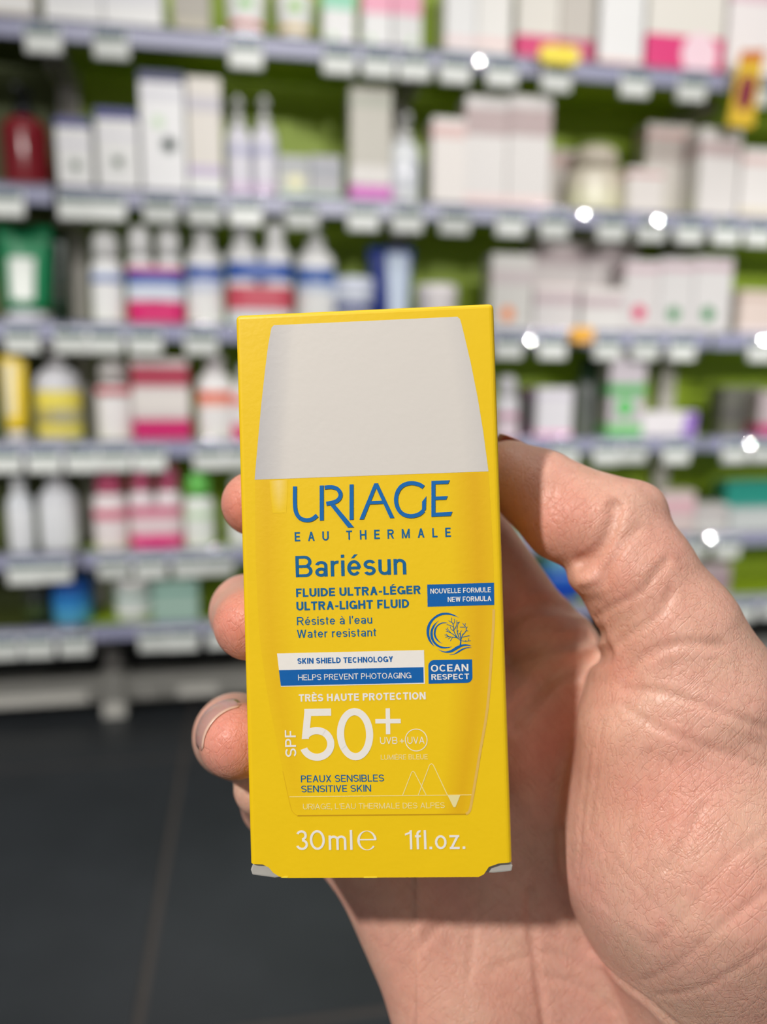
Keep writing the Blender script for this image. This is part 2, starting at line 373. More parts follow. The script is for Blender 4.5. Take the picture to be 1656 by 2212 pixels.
carton(1152, 1262, 512, 2, (196, 190, 190), 'tall grey carton standing back, left one of two on the third shelf', [(.72, .9, (178, 162, 166))], d=.05, dy=.055)
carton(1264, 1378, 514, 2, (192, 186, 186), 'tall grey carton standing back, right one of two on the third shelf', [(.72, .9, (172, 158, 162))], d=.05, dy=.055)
carton(1154, 1248, 618, 2, (210, 206, 206), 'low white carton with a greyish pink band in front, left one', [(.62, .84, (190, 170, 176))], top=(.94, (240, 224, 220)), d=.045)
carton(1256, 1346, 624, 2, (212, 210, 208), 'low white carton with a greyish pink band in front, right one', [(.60, .82, (186, 166, 172))], top=(.94, (236, 226, 222)), d=.045)
carton(1350, 1424, 562, 2, (206, 202, 202), 'white carton with a crimson dot on the third shelf', [(.84, .92, (196, 164, 176))], [(-.1, .30, .20, (206, 30, 96))], d=.045)
carton(1426, 1500, 558, 2, (204, 202, 202), 'white carton with a green dot beside the crimson dotted one', [(.84, .92, (192, 160, 172))], [(-.1, .28, .19, (40, 130, 70))], d=.045)
carton(1502, 1582, 556, 2, (206, 204, 204), 'white carton with a green dot at the end of the dotted row', [(.84, .92, (190, 158, 170))], [(-.2, .28, .18, (40, 130, 70))], d=.045)
carton(1596, 1690, 628, 2, (216, 200, 192), 'pinkish beige carton with a brown side at the right edge', [(.0, .2, (222, 210, 214)), (.8, .92, (196, 176, 164))], d=.05)
# --- fourth shelf
tube(-6, 52, 768, 3, (240, 206, 40), 'narrow yellow tube at the left edge of the fourth shelf', (230, 226, 222), [], (-.7, .1, .2, .9, (236, 226, 190)))
bottle(58, 162, 738, 3, (206, 206, 212), 'silvery pump bottle with a yellow label panel', (206, 204, 208), 'pump', [(.06, .52, (228, 212, 90)), (.18, .34, (226, 226, 214))])
bottle(198, 278, 772, 3, (232, 228, 228), 'white bottle with a coral upper band beside the magenta carton', (190, 186, 184), 'dome', [(.64, .76, (230, 84, 104)), (.58, .64, (238, 180, 184))])
carton(284, 406, 776, 3, (206, 196, 196), 'broad carton with red top and magenta lower half', [(.02, .28, (198, 24, 104)), (.68, .92, (168, 50, 76)), (.36, .62, (222, 216, 212))], d=.05)
bottle(422, 502, 766, 3, (228, 226, 226), 'white bottle with an orange band beside the yellow carton', (206, 200, 202), 'cap', [(.46, .58, (226, 110, 84)), (.40, .46, (240, 200, 188))])
bottle(500, 566, 790, 3, (220, 216, 216), 'white bottle with a magenta foot half hidden by the yellow carton', (200, 200, 202), 'cap', [(.02, .22, (206, 40, 110)), (.50, .58, (226, 110, 90))])
bottle(1076, 1128, 812, 3, (214, 212, 218), 'slim white bottle with pink foot right of the yellow carton', (206, 204, 210), 'dome', [(.0, .14, (236, 200, 222)), (.30, .42, (206, 150, 176))])
carton(1130, 1160, 838, 3, (90, 60, 84), 'narrow dark plum carton between two white ones', [(.3, .8, (70, 66, 70))], d=.04, dy=.02)
carton(1160, 1236, 838, 3, (220, 218, 224), 'white carton with lilac side and pink foot above the thumb', [(.0, .16, (236, 170, 206)), (.80, .9, (206, 200, 214))], d=.045)
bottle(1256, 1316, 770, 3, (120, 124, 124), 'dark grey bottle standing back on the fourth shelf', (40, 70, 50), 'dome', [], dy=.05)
carton(1318, 1396, 768, 3, (190, 182, 190), 'tall lilac grey carton with a green stripe', [(.0, .18, (120, 196, 120)), (.52, .66, (86, 170, 96))], [(-.1, .38, .24, (92, 190, 100))], d=.045)
carton(1384, 1500, 928, 3, (226, 222, 226), 'lower flat white carton with purple end', [], [(.7, .5, .12, (150, 110, 200))], d=.05, dy=-.002)
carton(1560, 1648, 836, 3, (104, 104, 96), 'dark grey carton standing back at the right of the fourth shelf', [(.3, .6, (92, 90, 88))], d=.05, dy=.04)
carton(1640, 1700, 846, 3, (190, 176, 180), 'greyish carton with a magenta band at the right edge', [(.0, .3, (196, 60, 120))], d=.045)
# --- fifth shelf
bottle(6, 62, 1036, 4, (222, 226, 232), 'slim white bottle at the left edge of the fifth shelf', (214, 216, 220), 'cap', [(.1, .6, (232, 234, 238))])
bottle(72, 156, 1024, 4, (214, 216, 222), 'broad silvery white bottle at the left of the fifth shelf', (200, 200, 206), 'cap', [(.08, .62, (226, 228, 232))])
bottle(192, 268, 1014, 4, (232, 222, 224), 'white bottle with a pink cap and pink band', (206, 90, 126), 'dome', [(.38, .50, (214, 110, 136))])
twin(272, 390, 1006, 4, (230, 220, 224), 'twin pack of bottles with pink caps and magenta foot', (206, 96, 130), [(.03, .18, (222, 44, 128)), (.40, .52, (210, 110, 140)), (.18, .40, (226, 206, 210))])
bottle(394, 460, 1026, 4, (228, 232, 228), 'white bottle with a bright green cap', (110, 200, 90), 'dome', [(.40, .50, (200, 226, 190))])
bottle(490, 560, 1030, 4, (220, 222, 222), 'white bottle half hidden by the yellow carton on the fifth shelf', (190, 192, 190), 'dome', [])
jar(1120, 1206, 1128, 4, (206, 222, 232), 'pale blue jar seen between index finger and thumb', (150, 200, 214), [(.2, .5, (170, 214, 226))])
carton(1424, 1500, 1062, 4, (206, 190, 188), 'small pinkish carton just right of the thumb knuckle', [(.5, .8, (214, 170, 180))], d=.045)
carton(1500, 1570, 1090, 4, (200, 198, 196), 'low grey white carton beside the teal carton', [(.6, .9, (186, 180, 180))], d=.045)
carton(1566, 1700, 1040, 4, (34, 140, 126), 'teal carton standing back at the right edge of the fifth shelf', [(.0, .5, (96, 150, 150))], d=.05, dy=.04)
carton(1574, 1690, 1102, 4, (202, 204, 204), 'flat pale carton in front of the teal one', [(.4, .7, (186, 196, 196))], d=.035)
# --- lowest shelf
jar(44, 98, 1262, 5, (30, 36, 30), 'small blackish green jar on the lowest shelf', (54, 58, 54), [(.2, .5, (60, 76, 40))])
jar(100, 192, 1258, 5, (90, 176, 220), 'bright blue tub on the lowest shelf', (24, 84, 168), [(.36, .62, (46, 130, 200))])
jar(238, 330, 1254, 5, (226, 230, 228), 'white jar with a teal line on the lowest shelf', (206, 206, 204), [(.54, .64, (70, 140, 124))], lidf=.30)
carton(330, 428, 1254, 5, (156, 186, 174), 'pale teal carton on the lowest shelf', [(.70, .8, (110, 160, 150)), (.3, .4, (170, 196, 184))], d=.05)
bottle(1176, 1278, 1204, 5, (20, 66, 170), 'deep blue bottle seen between index finger and thumb', (120, 190, 220), 'dome', [(.46, .60, (60, 130, 206))])
carton(1508, 1576, 1218, 5, (176, 160, 164), 'small pinkish grey carton right of the thumb on the lowest shelf', [(.3, .6, (156, 130, 140))], d=.045)

# lid-like second flat carton lying on the first
def stacked():
    x, Y, zb, w_, h = place(1384, 1500, 928, 3, -.002)
    zt = at(1442, 890, Y)[2]
    r = empty('carton', (x, Y + .025, zb + h + .0004)); tag(r, 'upper flat white carton with purple end lying on another', 'box')
    hh = zt - zb - h
    boxmesh('body', -w_/2, w_/2, -.025, .025, 0, hh, mat((228, 224, 228), .35), r, .0012)
    boxmesh('printed_band', w_*.28, w_*.5 + .0004, -.0254, .0254, .002, hh - .002, mat((150, 112, 200), .35), r, .001)
stacked()

# ------------------------------------------------------------------ price tags
TAGW = mat((238, 240, 240), .22, var=.02)
TAGD = mat((44, 84, 84), .35)
TAGS = mat((228, 232, 228), .30)
ROWN = ['top', 'second', 'third', 'fourth', 'fifth', 'lowest']
ORD = ['first', 'second', 'third', 'fourth', 'fifth', 'sixth', 'seventh', 'eighth', 'ninth', 'tenth', 'eleventh', 'twelfth', 'thirteenth', 'fourteenth', 'fifteenth', 'sixteenth', 'seventeenth', 'eighteenth']
TAGX = [[90, 237, 530, 732, 818, 896, 985, 1085, 1205, 1375, 1500, 1640],
        [10, 162, 232, 345, 440, 530, 652, 785, 880, 985, 1105, 1200, 1325, 1412, 1492, 1570, 1640],
        [44, 150, 226, 312, 434, 1100, 1194, 1316, 1398, 1476, 1646],
        [8, 94, 176, 246, 322, 452, 520, 1222, 1312, 1372, 1462, 1590, 1652],
        [50, 116, 244, 324, 406, 470, 1506, 1574],
        [4, 80, 160, 332, 394, 480, 1606, 1672]]
protos = {}
def price_tag(row, px, i):
    Y = YF - 0.0165
    z = ROWZ[row]
    p = None
    d = ray(px, 0)
    # walk along the rail to the pixel column
    yy = CY
    for _ in range(4):
        q = at(px, yy, Y); e = np.array([q[0], Y, z]) - EYE
        yy = CY - FPX * (e @ CU) / (e @ CF)
    q = at(px, yy, Y)
    lab = 'white price tag on the %s shelf rail, %s one from the left' % (ROWN[row], ORD[i])
    if 'root' not in protos:
        r = empty('price_tag', (0, 0, 0)); protos['root'] = r
        boxmesh('holder', -.0275, .0275, 0, .008, -.038, .003, TAGW, r, .003, True)
        boxmesh('screen', -.0245, .0245, -.0008, .0004, -.035, -.012, TAGS, r, .0003)
        boxmesh('header_strip', -.0245, .0245, -.0008, .0004, -.011, .001, TAGD, r, .0003)
    else:
        s = protos['root']; r = s.copy(); COL.objects.link(r)
        for ch in s.children:
            c = ch.copy(); COL.objects.link(c); c.parent = r
    r.location = (q[0], Y, z)
    r.rotation_euler = (math.radians(random.uniform(-4, 14)), 0, math.radians(random.uniform(-3, 3)))
    tag(r, lab, 'price tag', 'price tags on the shelf rails')
for row, xs in enumerate(TAGX):
    for i, px in enumerate(xs): price_tag(row, px, i)

# promo tags
def promo(px0, px1, py0, py1, col, label, ov=None):
    Y = YF - 0.030
    a, b = at(px0, py0, Y), at(px1, py1, Y)
    r = empty('promo_tag', ((a[0]+b[0])/2, Y, min(a[2], b[2]))); tag(r, label, 'promo tag')
    W, H = (b[0]-a[0])/2, abs(a[2]-b[2])
    pts = [(W*math.copysign(abs(math.cos(t))**.5, math.cos(t)), H/2 + H/2*math.copysign(abs(math.sin(t))**.5, math.sin(t))) for t in [2*math.pi*k/28 for k in range(28)]]
    prism('plate', pts, 0, .0025, mat(col, .35), r)
    boxmesh('clip', -.006, .006, .0026, .022, H*.1, H*.3, mat((220, 220, 224), .3), r, .001)
promo(1166, 1250, 94, 142, (248, 226, 40), 'yellow rounded promo tag on the top shelf rail')
promo(1232, 1282, 706, 740, (240, 176, 50), 'small orange promo tag on the third shelf rail')

# hanging yellow strip
def strip():
    Y = YF - 0.035
    tl, tr, br, bl = [at(p[0], p[1], Y) for p in ((1600, 110), (1652, 108), (1626, 276), (1570, 270))]
    z0 = min(br[2], bl[2]); x0 = (bl[0] + br[0])/2
    r = empty('shelf_talker', (x0, Y, z0)); tag(r, 'yellow hanging strip with an orange head and maroon oval at the upper right', 'sign')
    loc = lambda p: (p[0]-x0, p[2]-z0)
    P = [loc(p) for p in (bl, br, tr, tl)]
    prism('card', P, 0, .0012, mat((226, 186, 30), .45), r)
    def f(u, v):
        a = (P[0][0]+(P[1][0]-P[0][0])*u, P[0][1]+(P[1][1]-P[0][1])*u); b = (P[3][0]+(P[2][0]-P[3][0])*u, P[3][1]+(P[2][1]-P[3][1])*u)
        return (a[0]+(b[0]-a[0])*v, a[1]+(b[1]-a[1])*v)
    prism('head_panel', [f(0,.86), f(1,.86), f(1,1), f(0,1)], -.0006, -.0001, mat((206, 110, 30), .45), r)
    prism('oval_print', [f(.5+.36*math.cos(t), .45+.25*math.sin(t)) for t in [2*math.pi*k/20 for k in range(20)]], -.0006, -.0001, mat((128, 22, 44), .45), r)
    boxmesh('clip', (P[2][0]+P[3][0])/2-.006, (P[2][0]+P[3][0])/2+.006, .0014, .028, P[2][1]-.022, P[2][1]-.010, mat((216, 216, 220), .3), r, .001)
strip()

# added glossy reflectors on the rails, tilted to send spot glints to the camera
GLINTM = mat((226, 230, 238), .20, var=.01, coat=1.0)
LAMPS = [np.array(o.matrix_world.translation if False else o.location) for o in COL.objects if o.type == 'LIGHT' and o.name.startswith('shelf_spot') and o.location.y < -2.5]
def clip(px, py, row, label):
    Y = YF - 0.034; p = at(px, py, Y)
    k = min(LAMPS, key=lambda L: abs(L[0] - p[0]))
    a = (k - p)/np.linalg.norm(k - p); b = (EYE - p)/np.linalg.norm(EYE - p)
    n = Vector(a + b).normalized()
    r = empty('glint_reflector', p); tag(r, label, 'clip')
    q = n.to_track_quat('Z', 'Y').to_matrix()
    face = lathe('face', [(.0023, -.0012), (.0026, -.0006), (.0023, 0)], GLINTM, r, seg=20, smooth=False)
    face.data.transform(q.to_4x4())
    zr = ROWZ[row] - p[2]
    boxmesh('stem', -.003, .003, .004, YF - .0085 - Y, min(0, zr) - .004, max(0, zr) + .004, mat((222, 224, 230), .3), r, .001)
for c_ in [(1036, 132, 0, 'added glint reflector on the top rail left of the yellow promo tag'), (1262, 462, 1, 'added glint reflector on the second rail under the beige bottle'),
           (1420, 476, 1, 'added glint reflector on the second rail left of the end tags'), (1146, 736, 2, 'added glint reflector on the third rail beside the yellow carton'),
           (1648, 734, 2, 'added glint reflector on the third rail at the right edge'), (1620, 960, 3, 'added glint reflector on the fourth rail near the right edge'),
           (1534, 1160, 4, 'added glint reflector on the fifth rail right of the thumb')]: clip(*c_)

# ------------------------------------------------------------------ stroke lettering (a plain grotesque built from strokes)
def glyph(ch, t):
    """-> (width, polygons) with cap height 1 and stroke t"""
    P = []; h = t / 2
    def V(x, y0, y1): P.append([(x, y0), (x + t, y0), (x + t, y1), (x, y1)])
    def H(y, x0, x1): P.append([(x0, y), (x1, y), (x1, y + t), (x0, y + t)])
    def D(x0, y0, x1, y1, k=1.0):
        L = math.hypot(x1 - x0, y1 - y0); a = h * k * L / abs(y1 - y0)
        P.append([(x0 - a, y0), (x0 + a, y0), (x1 + a, y1), (x1 - a, y1)])
    def A(cx, cy, rx, ry, a0, a1, n=None, tx=None):
        n = n or max(6, int(abs(a1 - a0) / 9)); ix, iy = rx - (tx or t), ry - t
        for k in range(n):
            q = [math.radians(a0 + (a1 - a0) * (k + s) / n) for s in (0, 1)]
            P.append([(cx + rx*math.cos(q[0]), cy + ry*math.sin(q[0])), (cx + rx*math.cos(q[1]), cy + ry*math.sin(q[1])),
                      (cx + ix*math.cos(q[1]), cy + iy*math.sin(q[1])), (cx + ix*math.cos(q[0]), cy + iy*math.sin(q[0]))])
    def bowl(x0, xr, y0, y1):
        ry = (y1 - y0) / 2; rx = min(ry, (xr - x0) * .75)
        H(y1 - t, x0, xr - rx); H(y0, x0, xr - rx); A(xr - rx, y0 + ry, rx, ry, -90, 90)
    def S(w_, Hh, y0=0.0):
        m = Hh / 2
        A(w_/2, y0 + Hh - (m + h)/2, w_/2, (m + h)/2, 22, 270); A(w_/2, y0 + (m + h)/2, w_/2, (m + h)/2, 90, -158)
    X = .73
    a = t * .56
    if ch in 'ÉÈ':
        w_, P = glyph('E', t); P = list(P)
        s = 1 if ch == 'É' else -1
        P.append([(w_/2 - s*.10 - h*.8, 1.07), (w_/2 - s*.10 + h*.8, 1.07), (w_/2 + s*.10 + h, 1.25), (w_/2 + s*.10 - h, 1.25)])
        return w_, P
    if ch in 'éà':
        w_, P = glyph('e' if ch == 'é' else 'a', t); P = list(P)
        s = 1 if ch == 'é' else -1
        P.append([(w_/2 - s*.06 - h*.8, .82), (w_/2 - s*.06 + h*.8, .82), (w_/2 + s*.09 + h, 1.0), (w_/2 + s*.09 - h, 1.0)])
        return w_, P
    w_ = .7
    if ch == 'A': w_ = .74; D(a, 0, w_/2, 1); D(w_ - a, 0, w_/2, 1); H(.27, .17, w_ - .17)
    elif ch == 'B': w_ = .68; V(0, 0, 1); bowl(h, w_ - .03, .5 - h, 1); bowl(h, w_, 0, .5 + h)
    elif ch == 'C': w_ = .74; A(w_/2 + .02, .5, w_/2, .5, 42, 318)
    elif ch == 'D': w_ = .72; V(0, 0, 1); bowl(h, w_, 0, 1)
    elif ch == 'E': w_ = .60; V(0, 0, 1); H(0, h, w_); H(1 - t, h, w_ - .01); H(.5 - h, h, w_ - .05)
    elif ch == 'F': w_ = .56; V(0, 0, 1); H(1 - t, h, w_); H(.48 - h, h, w_ - .06)
    elif ch == 'G': w_ = .78; A(.39, .5, .39, .5, 40, 335); H(.5 - t, .42, w_ - .01); V(w_ - t*.9, .02, .5)
    elif ch == 'H': w_ = .71; V(0, 0, 1); V(w_ - t, 0, 1); H(.5 - h, h, w_ - h)
    elif ch == 'I': w_ = t; V(0, 0, 1)
    elif ch == 'K': w_ = .70; V(0, 0, 1); D(t*.9, .33, w_ - a*1.3, 1); D(.30, .55, w_ - a*1.2, 0)
    elif ch == 'L': w_ = .55; V(0, 0, 1); H(0, h, w_)
    elif ch == 'M': w_ = .86; V(0, 0, 1); V(w_ - t, 0, 1); D(a, 1, w_/2, 0, .85); D(w_ - a, 1, w_/2, 0, .85)
    elif ch == 'N': w_ = .72; V(0, 0, 1); V(w_ - t, 0, 1); D(a, 1, w_ - a, 0)
    elif ch == 'O': w_ = .79; A(w_/2, .5, w_/2, .5, 0, 360)
    elif ch == 'P': w_ = .64; V(0, 0, 1); bowl(h, w_, .43, 1)
    elif ch == 'R': w_ = .70; V(0, 0, 1); bowl(h, w_ - .02, .44, 1); D(w_*.55, .46, w_ - a, 0)
    elif ch == 'S': w_ = .66; S(w_, 1.0)
    elif ch == 'T': w_ = .64; V(w_/2 - h, 0, 1); H(1 - t, 0, w_)
    elif ch == 'U': w_ = .70; V(0, .34, 1); V(w_ - t, .34, 1); A(w_/2, .35, w_/2, .35, 180, 360)
    elif ch == 'V': w_ = .70; D(a, 1, w_/2, 0); D(w_ - a, 1, w_/2, 0)
    elif ch == 'W': w_ = .98; D(a, 1, w_*.27, 0); D(w_/2, 1, w_*.27, 0); D(w_/2, 1, w_*.73, 0); D(w_ - a, 1, w_*.73, 0)
    elif ch == 'X': w_ = .70; D(a*1.2, 0, w_ - a*1.2, 1); D(w_ - a*1.2, 0, a*1.2, 1)
    elif ch == 'Y': w_ = .68; V(w_/2 - h, 0, .45); D(a*1.1, 1, w_/2, .40); D(w_ - a*1.1, 1, w_/2, .40)
    elif ch == 'a':
        w_ = .52; A(.24, .21, .24, .215, 0, 360); V(w_ - t - .02, 0, X - .22); A(w_/2 - .01, X - .22, w_/2 - .01, .22, 0, 165)
    elif ch == 'e': w_ = .55; A(w_/2, X/2, w_/2, X/2, 0, 322); H(X/2 - h, h, w_ - h*.6)
    elif ch == 'i': w_ = t; V(0, 0, X); V(0, 1 - t*1.05, 1)
    elif ch == 'l': w_ = t; V(0, 0, 1)
    elif ch == 'n': w_ = .50; V(0, 0, X); A(w_/2, X - .26, w_/2, .26, 0, 180); V(w_ - t, 0, X - .26)
    elif ch == 'm':
        w_ = .82; q = (w_ + t)/2
        V(0, 0, X); A(q/2, X - .23, q/2, .23, 0, 180); V(q - t, 0, X - .23); A(q - t + q/2, X - .23, q/2, .23, 0, 180); V(w_ - t, 0, X - .23)
    elif ch == 'o': w_ = .56; A(w_/2, X/2, w_/2, X/2, 0, 360)
    elif ch == 'r': w_ = .31; V(0, 0, X); A(.30, X - .26, .30, .26, 85, 180)
    elif ch == 's': w_ = .48; S(w_, X)
    elif ch == 't': w_ = .29; V(.07, .10, .93); H(X - t*.9, 0, w_ - .01); A(.07 + .14, .14, .14, .14, 180, 290)
    elif ch == 'u': w_ = .50; V(w_ - t, 0, X); A(w_/2, .26, w_/2, .26, 180, 360); V(0, .26, X)
    elif ch == 'f': w_ = .29; V(.07, 0, .80); H(X - t*.9, 0, w_); A(.07 + .18, .80, .18, .20, 75, 180)
    elif ch == 'z': w_ = .48; H(0, 0, w_); H(X - t, 0, w_); D(a*1.4, t*.5, w_ - a*1.4, X - t*.5)
    elif ch == '0': w_ = .70; A(w_/2, .5, w_/2, .5, 0, 360)
    elif ch == '1': w_ = .36; V(w_ - t, 0, 1); D(.04, .74, w_ - t*.6, .94, .75); P[-1] = [(.02, .72), (w_ - t*.5, .84), (w_ - t*.5, .84 + t*.9), (.02, .72 + t*.9)]
    elif ch == '3': w_ = .56; A(w_/2 - .01, .74, w_/2 - .03, .26, -85, 160); A(w_/2, .275, w_/2, .275, 88, -165)
    elif ch == '5':
        w_ = .68; H(1 - t, .11, w_ - .05); D(.11 + h, 1 - h, .045 + h, .42, 1); A(w_/2 - .005, .325, w_/2, .325, 148, -160)
    elif ch == '.': w_ = t*1.15; P.append([(0, 0), (w_, 0), (w_, t*1.15), (0, t*1.15)])
    elif ch == ',': w_ = t*1.15; P.append([(0, 0), (w_, 0), (w_, t*1.15), (0, t*1.15)]); P.append([(w_*.4, 0), (w_, 0), (w_*.55, -.17), (w_*.15, -.17)])
    elif ch == '-': w_ = .36; H(.38 - h, .02, .34)
    elif ch == '+': w_ = .6; H(.36 - h, 0, .6); V(.3 - h, .06, .66)
    elif ch in "'’": w_ = t; P.append([(t*.15, .68), (t*.75, .68), (t, 1), (0, 1)])
    elif ch == ' ': w_ = .22
    return w_, P

def lettering(name, text, x0, x1, base, cap, t, material, parent, y=-0.00006, track=False, rot=False, gap=None):
    sp = .11 if gap is None else gap
    gs = [glyph(c, t) for c in text]
    nat = sum(g[0] for g in gs) + sp * (len(gs) - 1)
    Wd = (x1 - x0) / cap
    if track: sx = 1.0; sp = (Wd - sum(g[0] for g in gs)) / (len(gs) - 1)
    else: sx = Wd / nat
    Vv, F = [], []; x = 0.0; nq = 0
    for (w_, P) in gs:
        for poly in P:
            k = len(Vv)
            for (u, v) in poly:
                U_, W_ = (x + u) * sx * cap, v * cap
                yy = y - 2.5e-6*(nq % 12)
                if rot: Vv.append(((base - W_) * .001, yy, (x0 + U_) * .001))
                else: Vv.append(((x0 + U_) * .001, yy, (base + W_) * .001))
            nq += 1
            area = sum(poly[i][0]*poly[(i+1) % len(poly)][1] - poly[(i+1) % len(poly)][0]*poly[i][1] for i in range(len(poly)))
            idx = list(range(k, k + len(poly)))
            F.append(idx if area > 0 else idx[::-1])
        x += w_ + sp
    return mesh(name, Vv, F, material, parent)

def ribbon(pts, widths, closed=False):
    """flat stroke along a polyline -> quads"""
    n = len(pts); L, R = [], []
    for i, p in enumerate(pts):
        a = pts[i-1] if i else p; b = pts[i+1] if i < n-1 else p
        dx, dz = b[0]-a[0], b[1]-a[1]; l = math.hypot(dx, dz) or 1
        w_ = widths[i] if isinstance(widths, (list, tuple)) else widths
        k = w_/2/l
        L.append((p[0]-dz*k, p[1]+dx*k)); R.append((p[0]+dz*k, p[1]-dx*k))
    return [[R[i], R[i+1], L[i+1], L[i]] for i in range(n-1)]

def flat(name, polys, material, parent, y=-0.00006):
    Vv, F = [], []
    for nq, poly in enumerate(polys):
        k = len(Vv); Vv += [(p[0]*.001, y - 2.5e-6*(nq % 12), p[1]*.001) for p in poly]
        area = sum(poly[i][0]*poly[(i+1) % len(poly)][1] - poly[(i+1) % len(poly)][0]*poly[i][1] for i in range(len(poly)))
        idx = list(range(k, k+len(poly))); F.append(idx if area > 0 else idx[::-1])
    return mesh(name, Vv, F, material, parent)

def smoothpath(pts, m=4):
    out = []
    n = len(pts)
    for i in range(n-1):
        p0, p1, p2, p3 = pts[max(i-1, 0)], pts[i], pts[i+1], pts[min(i+2, n-1)]
        for k in range(m):
            s = k/m
            out.append(tuple(.5*((2*p1[j]) + (-p0[j]+p2[j])*s + (2*p0[j]-5*p1[j]+4*p2[j]-p3[j])*s*s + (-p0[j]+3*p1[j]-3*p2[j]+p3[j])*s**3) for j in (0, 1)))
    return out + [pts[-1]]

# ------------------------------------------------------------------ the yellow carton in the hand
BW, BH, BD = 50.0, 108.85, 30.0
BX = np.array([0.99797, 0.03138, -0.05544]); BZ = np.array([-0.03044, 0.99938, 0.01775]); BN = np.array([0.05597, -0.01603, 0.9983])
BO = np.array([-0.585, -69.59, 146.493])                         # middle of the lower front edge, camera space mm
dirw = lambda v: v[0]*CR + v[1]*CU + v[2]*CF
_x, _n, _z, _o = dirw(BX), dirw(BN), dirw(BZ), c2w(BO)
pack = bpy.data.objects.new('sunscreen_carton', None); COL.objects.link(pack)
pack.empty_display_size = .02
pack.matrix_world = Matrix(((_x[0], _n[0], _z[0], _o[0]), (_x[1], _n[1], _z[1], _o[1]), (_x[2], _n[2], _z[2], _o[2]), (0, 0, 0, 1)))
tag(pack, 'yellow sunscreen carton with blue and white lettering held in the hand', 'box')

def paper(name, rgb, rough=.42, coat=0.0):
    m = bpy.data.materials.new(name); m.use_nodes = True; nt = m.node_tree; b = nt.nodes['Principled BSDF']
    tc = nt.nodes.new('ShaderNodeTexCoord'); nz = nt.nodes.new('ShaderNodeTexNoise'); nz.inputs['Scale'].default_value = 900; nz.inputs['Detail'].default_value = 4
    n2 = nt.nodes.new('ShaderNodeTexNoise'); n2.inputs['Scale'].default_value = 160
    for q in (nz, n2): nt.links.new(tc.outputs['Object'], q.inputs['Vector'])
    ad = nt.nodes.new('ShaderNodeMath'); ad.operation = 'ADD'; nt.links.new(nz.outputs['Fac'], ad.inputs[0]); nt.links.new(n2.outputs['Fac'], ad.inputs[1])
    bp = nt.nodes.new('ShaderNodeBump'); bp.inputs['Strength'].default_value = .25; bp.inputs['Distance'].default_value = .00012
    nt.links.new(ad.outputs[0], bp.inputs['Height']); nt.links.new(bp.outputs[0], b.inputs['Normal'])
    c = lin(rgb)
    mx = nt.nodes.new('ShaderNodeMix'); mx.data_type = 'RGBA'; mx.inputs[6].default_value = tuple(v*.975 for v in c)+(1,); mx.inputs[7].default_value = tuple(min(1, v*1.025) for v in c)+(1,)
    nt.links.new(n2.outputs['Fac'], mx.inputs[0]); nt.links.new(mx.outputs[2], b.inputs['Base Color'])
    b.inputs['Roughness'].default_value = rough; b.inputs['Specular IOR Level'].default_value = .4; b.inputs['Coat Weight'].default_value = coat
    return m
YEL = paper('yellow_card', (240, 200, 18), .38)
INKB = paper('blue_ink', (4, 96, 172), .4)
INKT = paper('blue_ink_on_yellow', (8, 98, 152), .4)
INKW = paper('white_ink', (238, 234, 228), .45)
INKC = paper('cream_ink', (242, 228, 160), .45)
CAPW = paper('grey_white_print', (216, 211, 206), .45)

# card body with its lower corners cut away where the closing flap folds in
prof = [(-25, 2.7), (-22.6, 2.6), (-21.4, 2.0), (-20.6, 1.0), (-19.4, .25), (-17.8, .0), (18.6, .0), (19.6, .5), (20.6, 1.9), (22.4, 2.5), (25, 2.7), (25, BH), (-25, BH)]
bm = bmesh.new()
fa = [bm.verts.new((p[0]*.001, 0, p[1]*.001)) for p in prof]; fb = [bm.verts.new((p[0]*.001, BD*.001, p[1]*.001)) for p in prof]
bm.faces.new(fa); bm.faces.new(fb)
for i in range(len(prof)): bm.faces.new((fa[i], fa[(i+1) % len(prof)], fb[(i+1) % len(prof)], fb[i]))
bmesh.ops.recalc_face_normals(bm, faces=bm.faces[:])
es = [e for e in bm.edges if e.calc_face_angle(0) > .6 or abs(e.verts[0].co.z - e.verts[1].co.z) > .05]
es = [e for e in bm.edges if (min(v.co.z for v in e.verts) > BH*.0009) or (abs(e.verts[0].co.z - e.verts[1].co.z) > .05)]
bmesh.ops.bevel(bm, geom=es, offset=.00095, segments=4, profile=.5, affect='EDGES')
body = bm_mesh('body', bm, YEL, pack)
for p in body.data.polygons: p.use_smooth = p.area < 2e-4 and False
FLAP = mat((216, 214, 208), .22, trans=.35, var=.04, bscale=400, bump=.4)
prism('side_flap', [(-.0249, .0002), (-.0252, .0012), (-.0246, .0026), (-.0200, .0026), (-.0178, -.0001), (-.0205, -.0004)], .0009, .028, FLAP, pack, .0003)
prism('side_flap', [(.0249, .0006), (.0252, .0016), (.0246, .0026), (.0204, .0026), (.0192, .0004), (.0215, .0003)], .0009, .028, FLAP, pack, .0003)
flat('fold_nick', [[(-19.2, .10), (-17.9, .04), (-17.6, .30), (-18.3, .42)], [(-3.2, -.02), (-.6, -.02), (-.7, .22), (-3.1, .22)]], paper('bright_fold', (255, 226, 60), .4), pack)

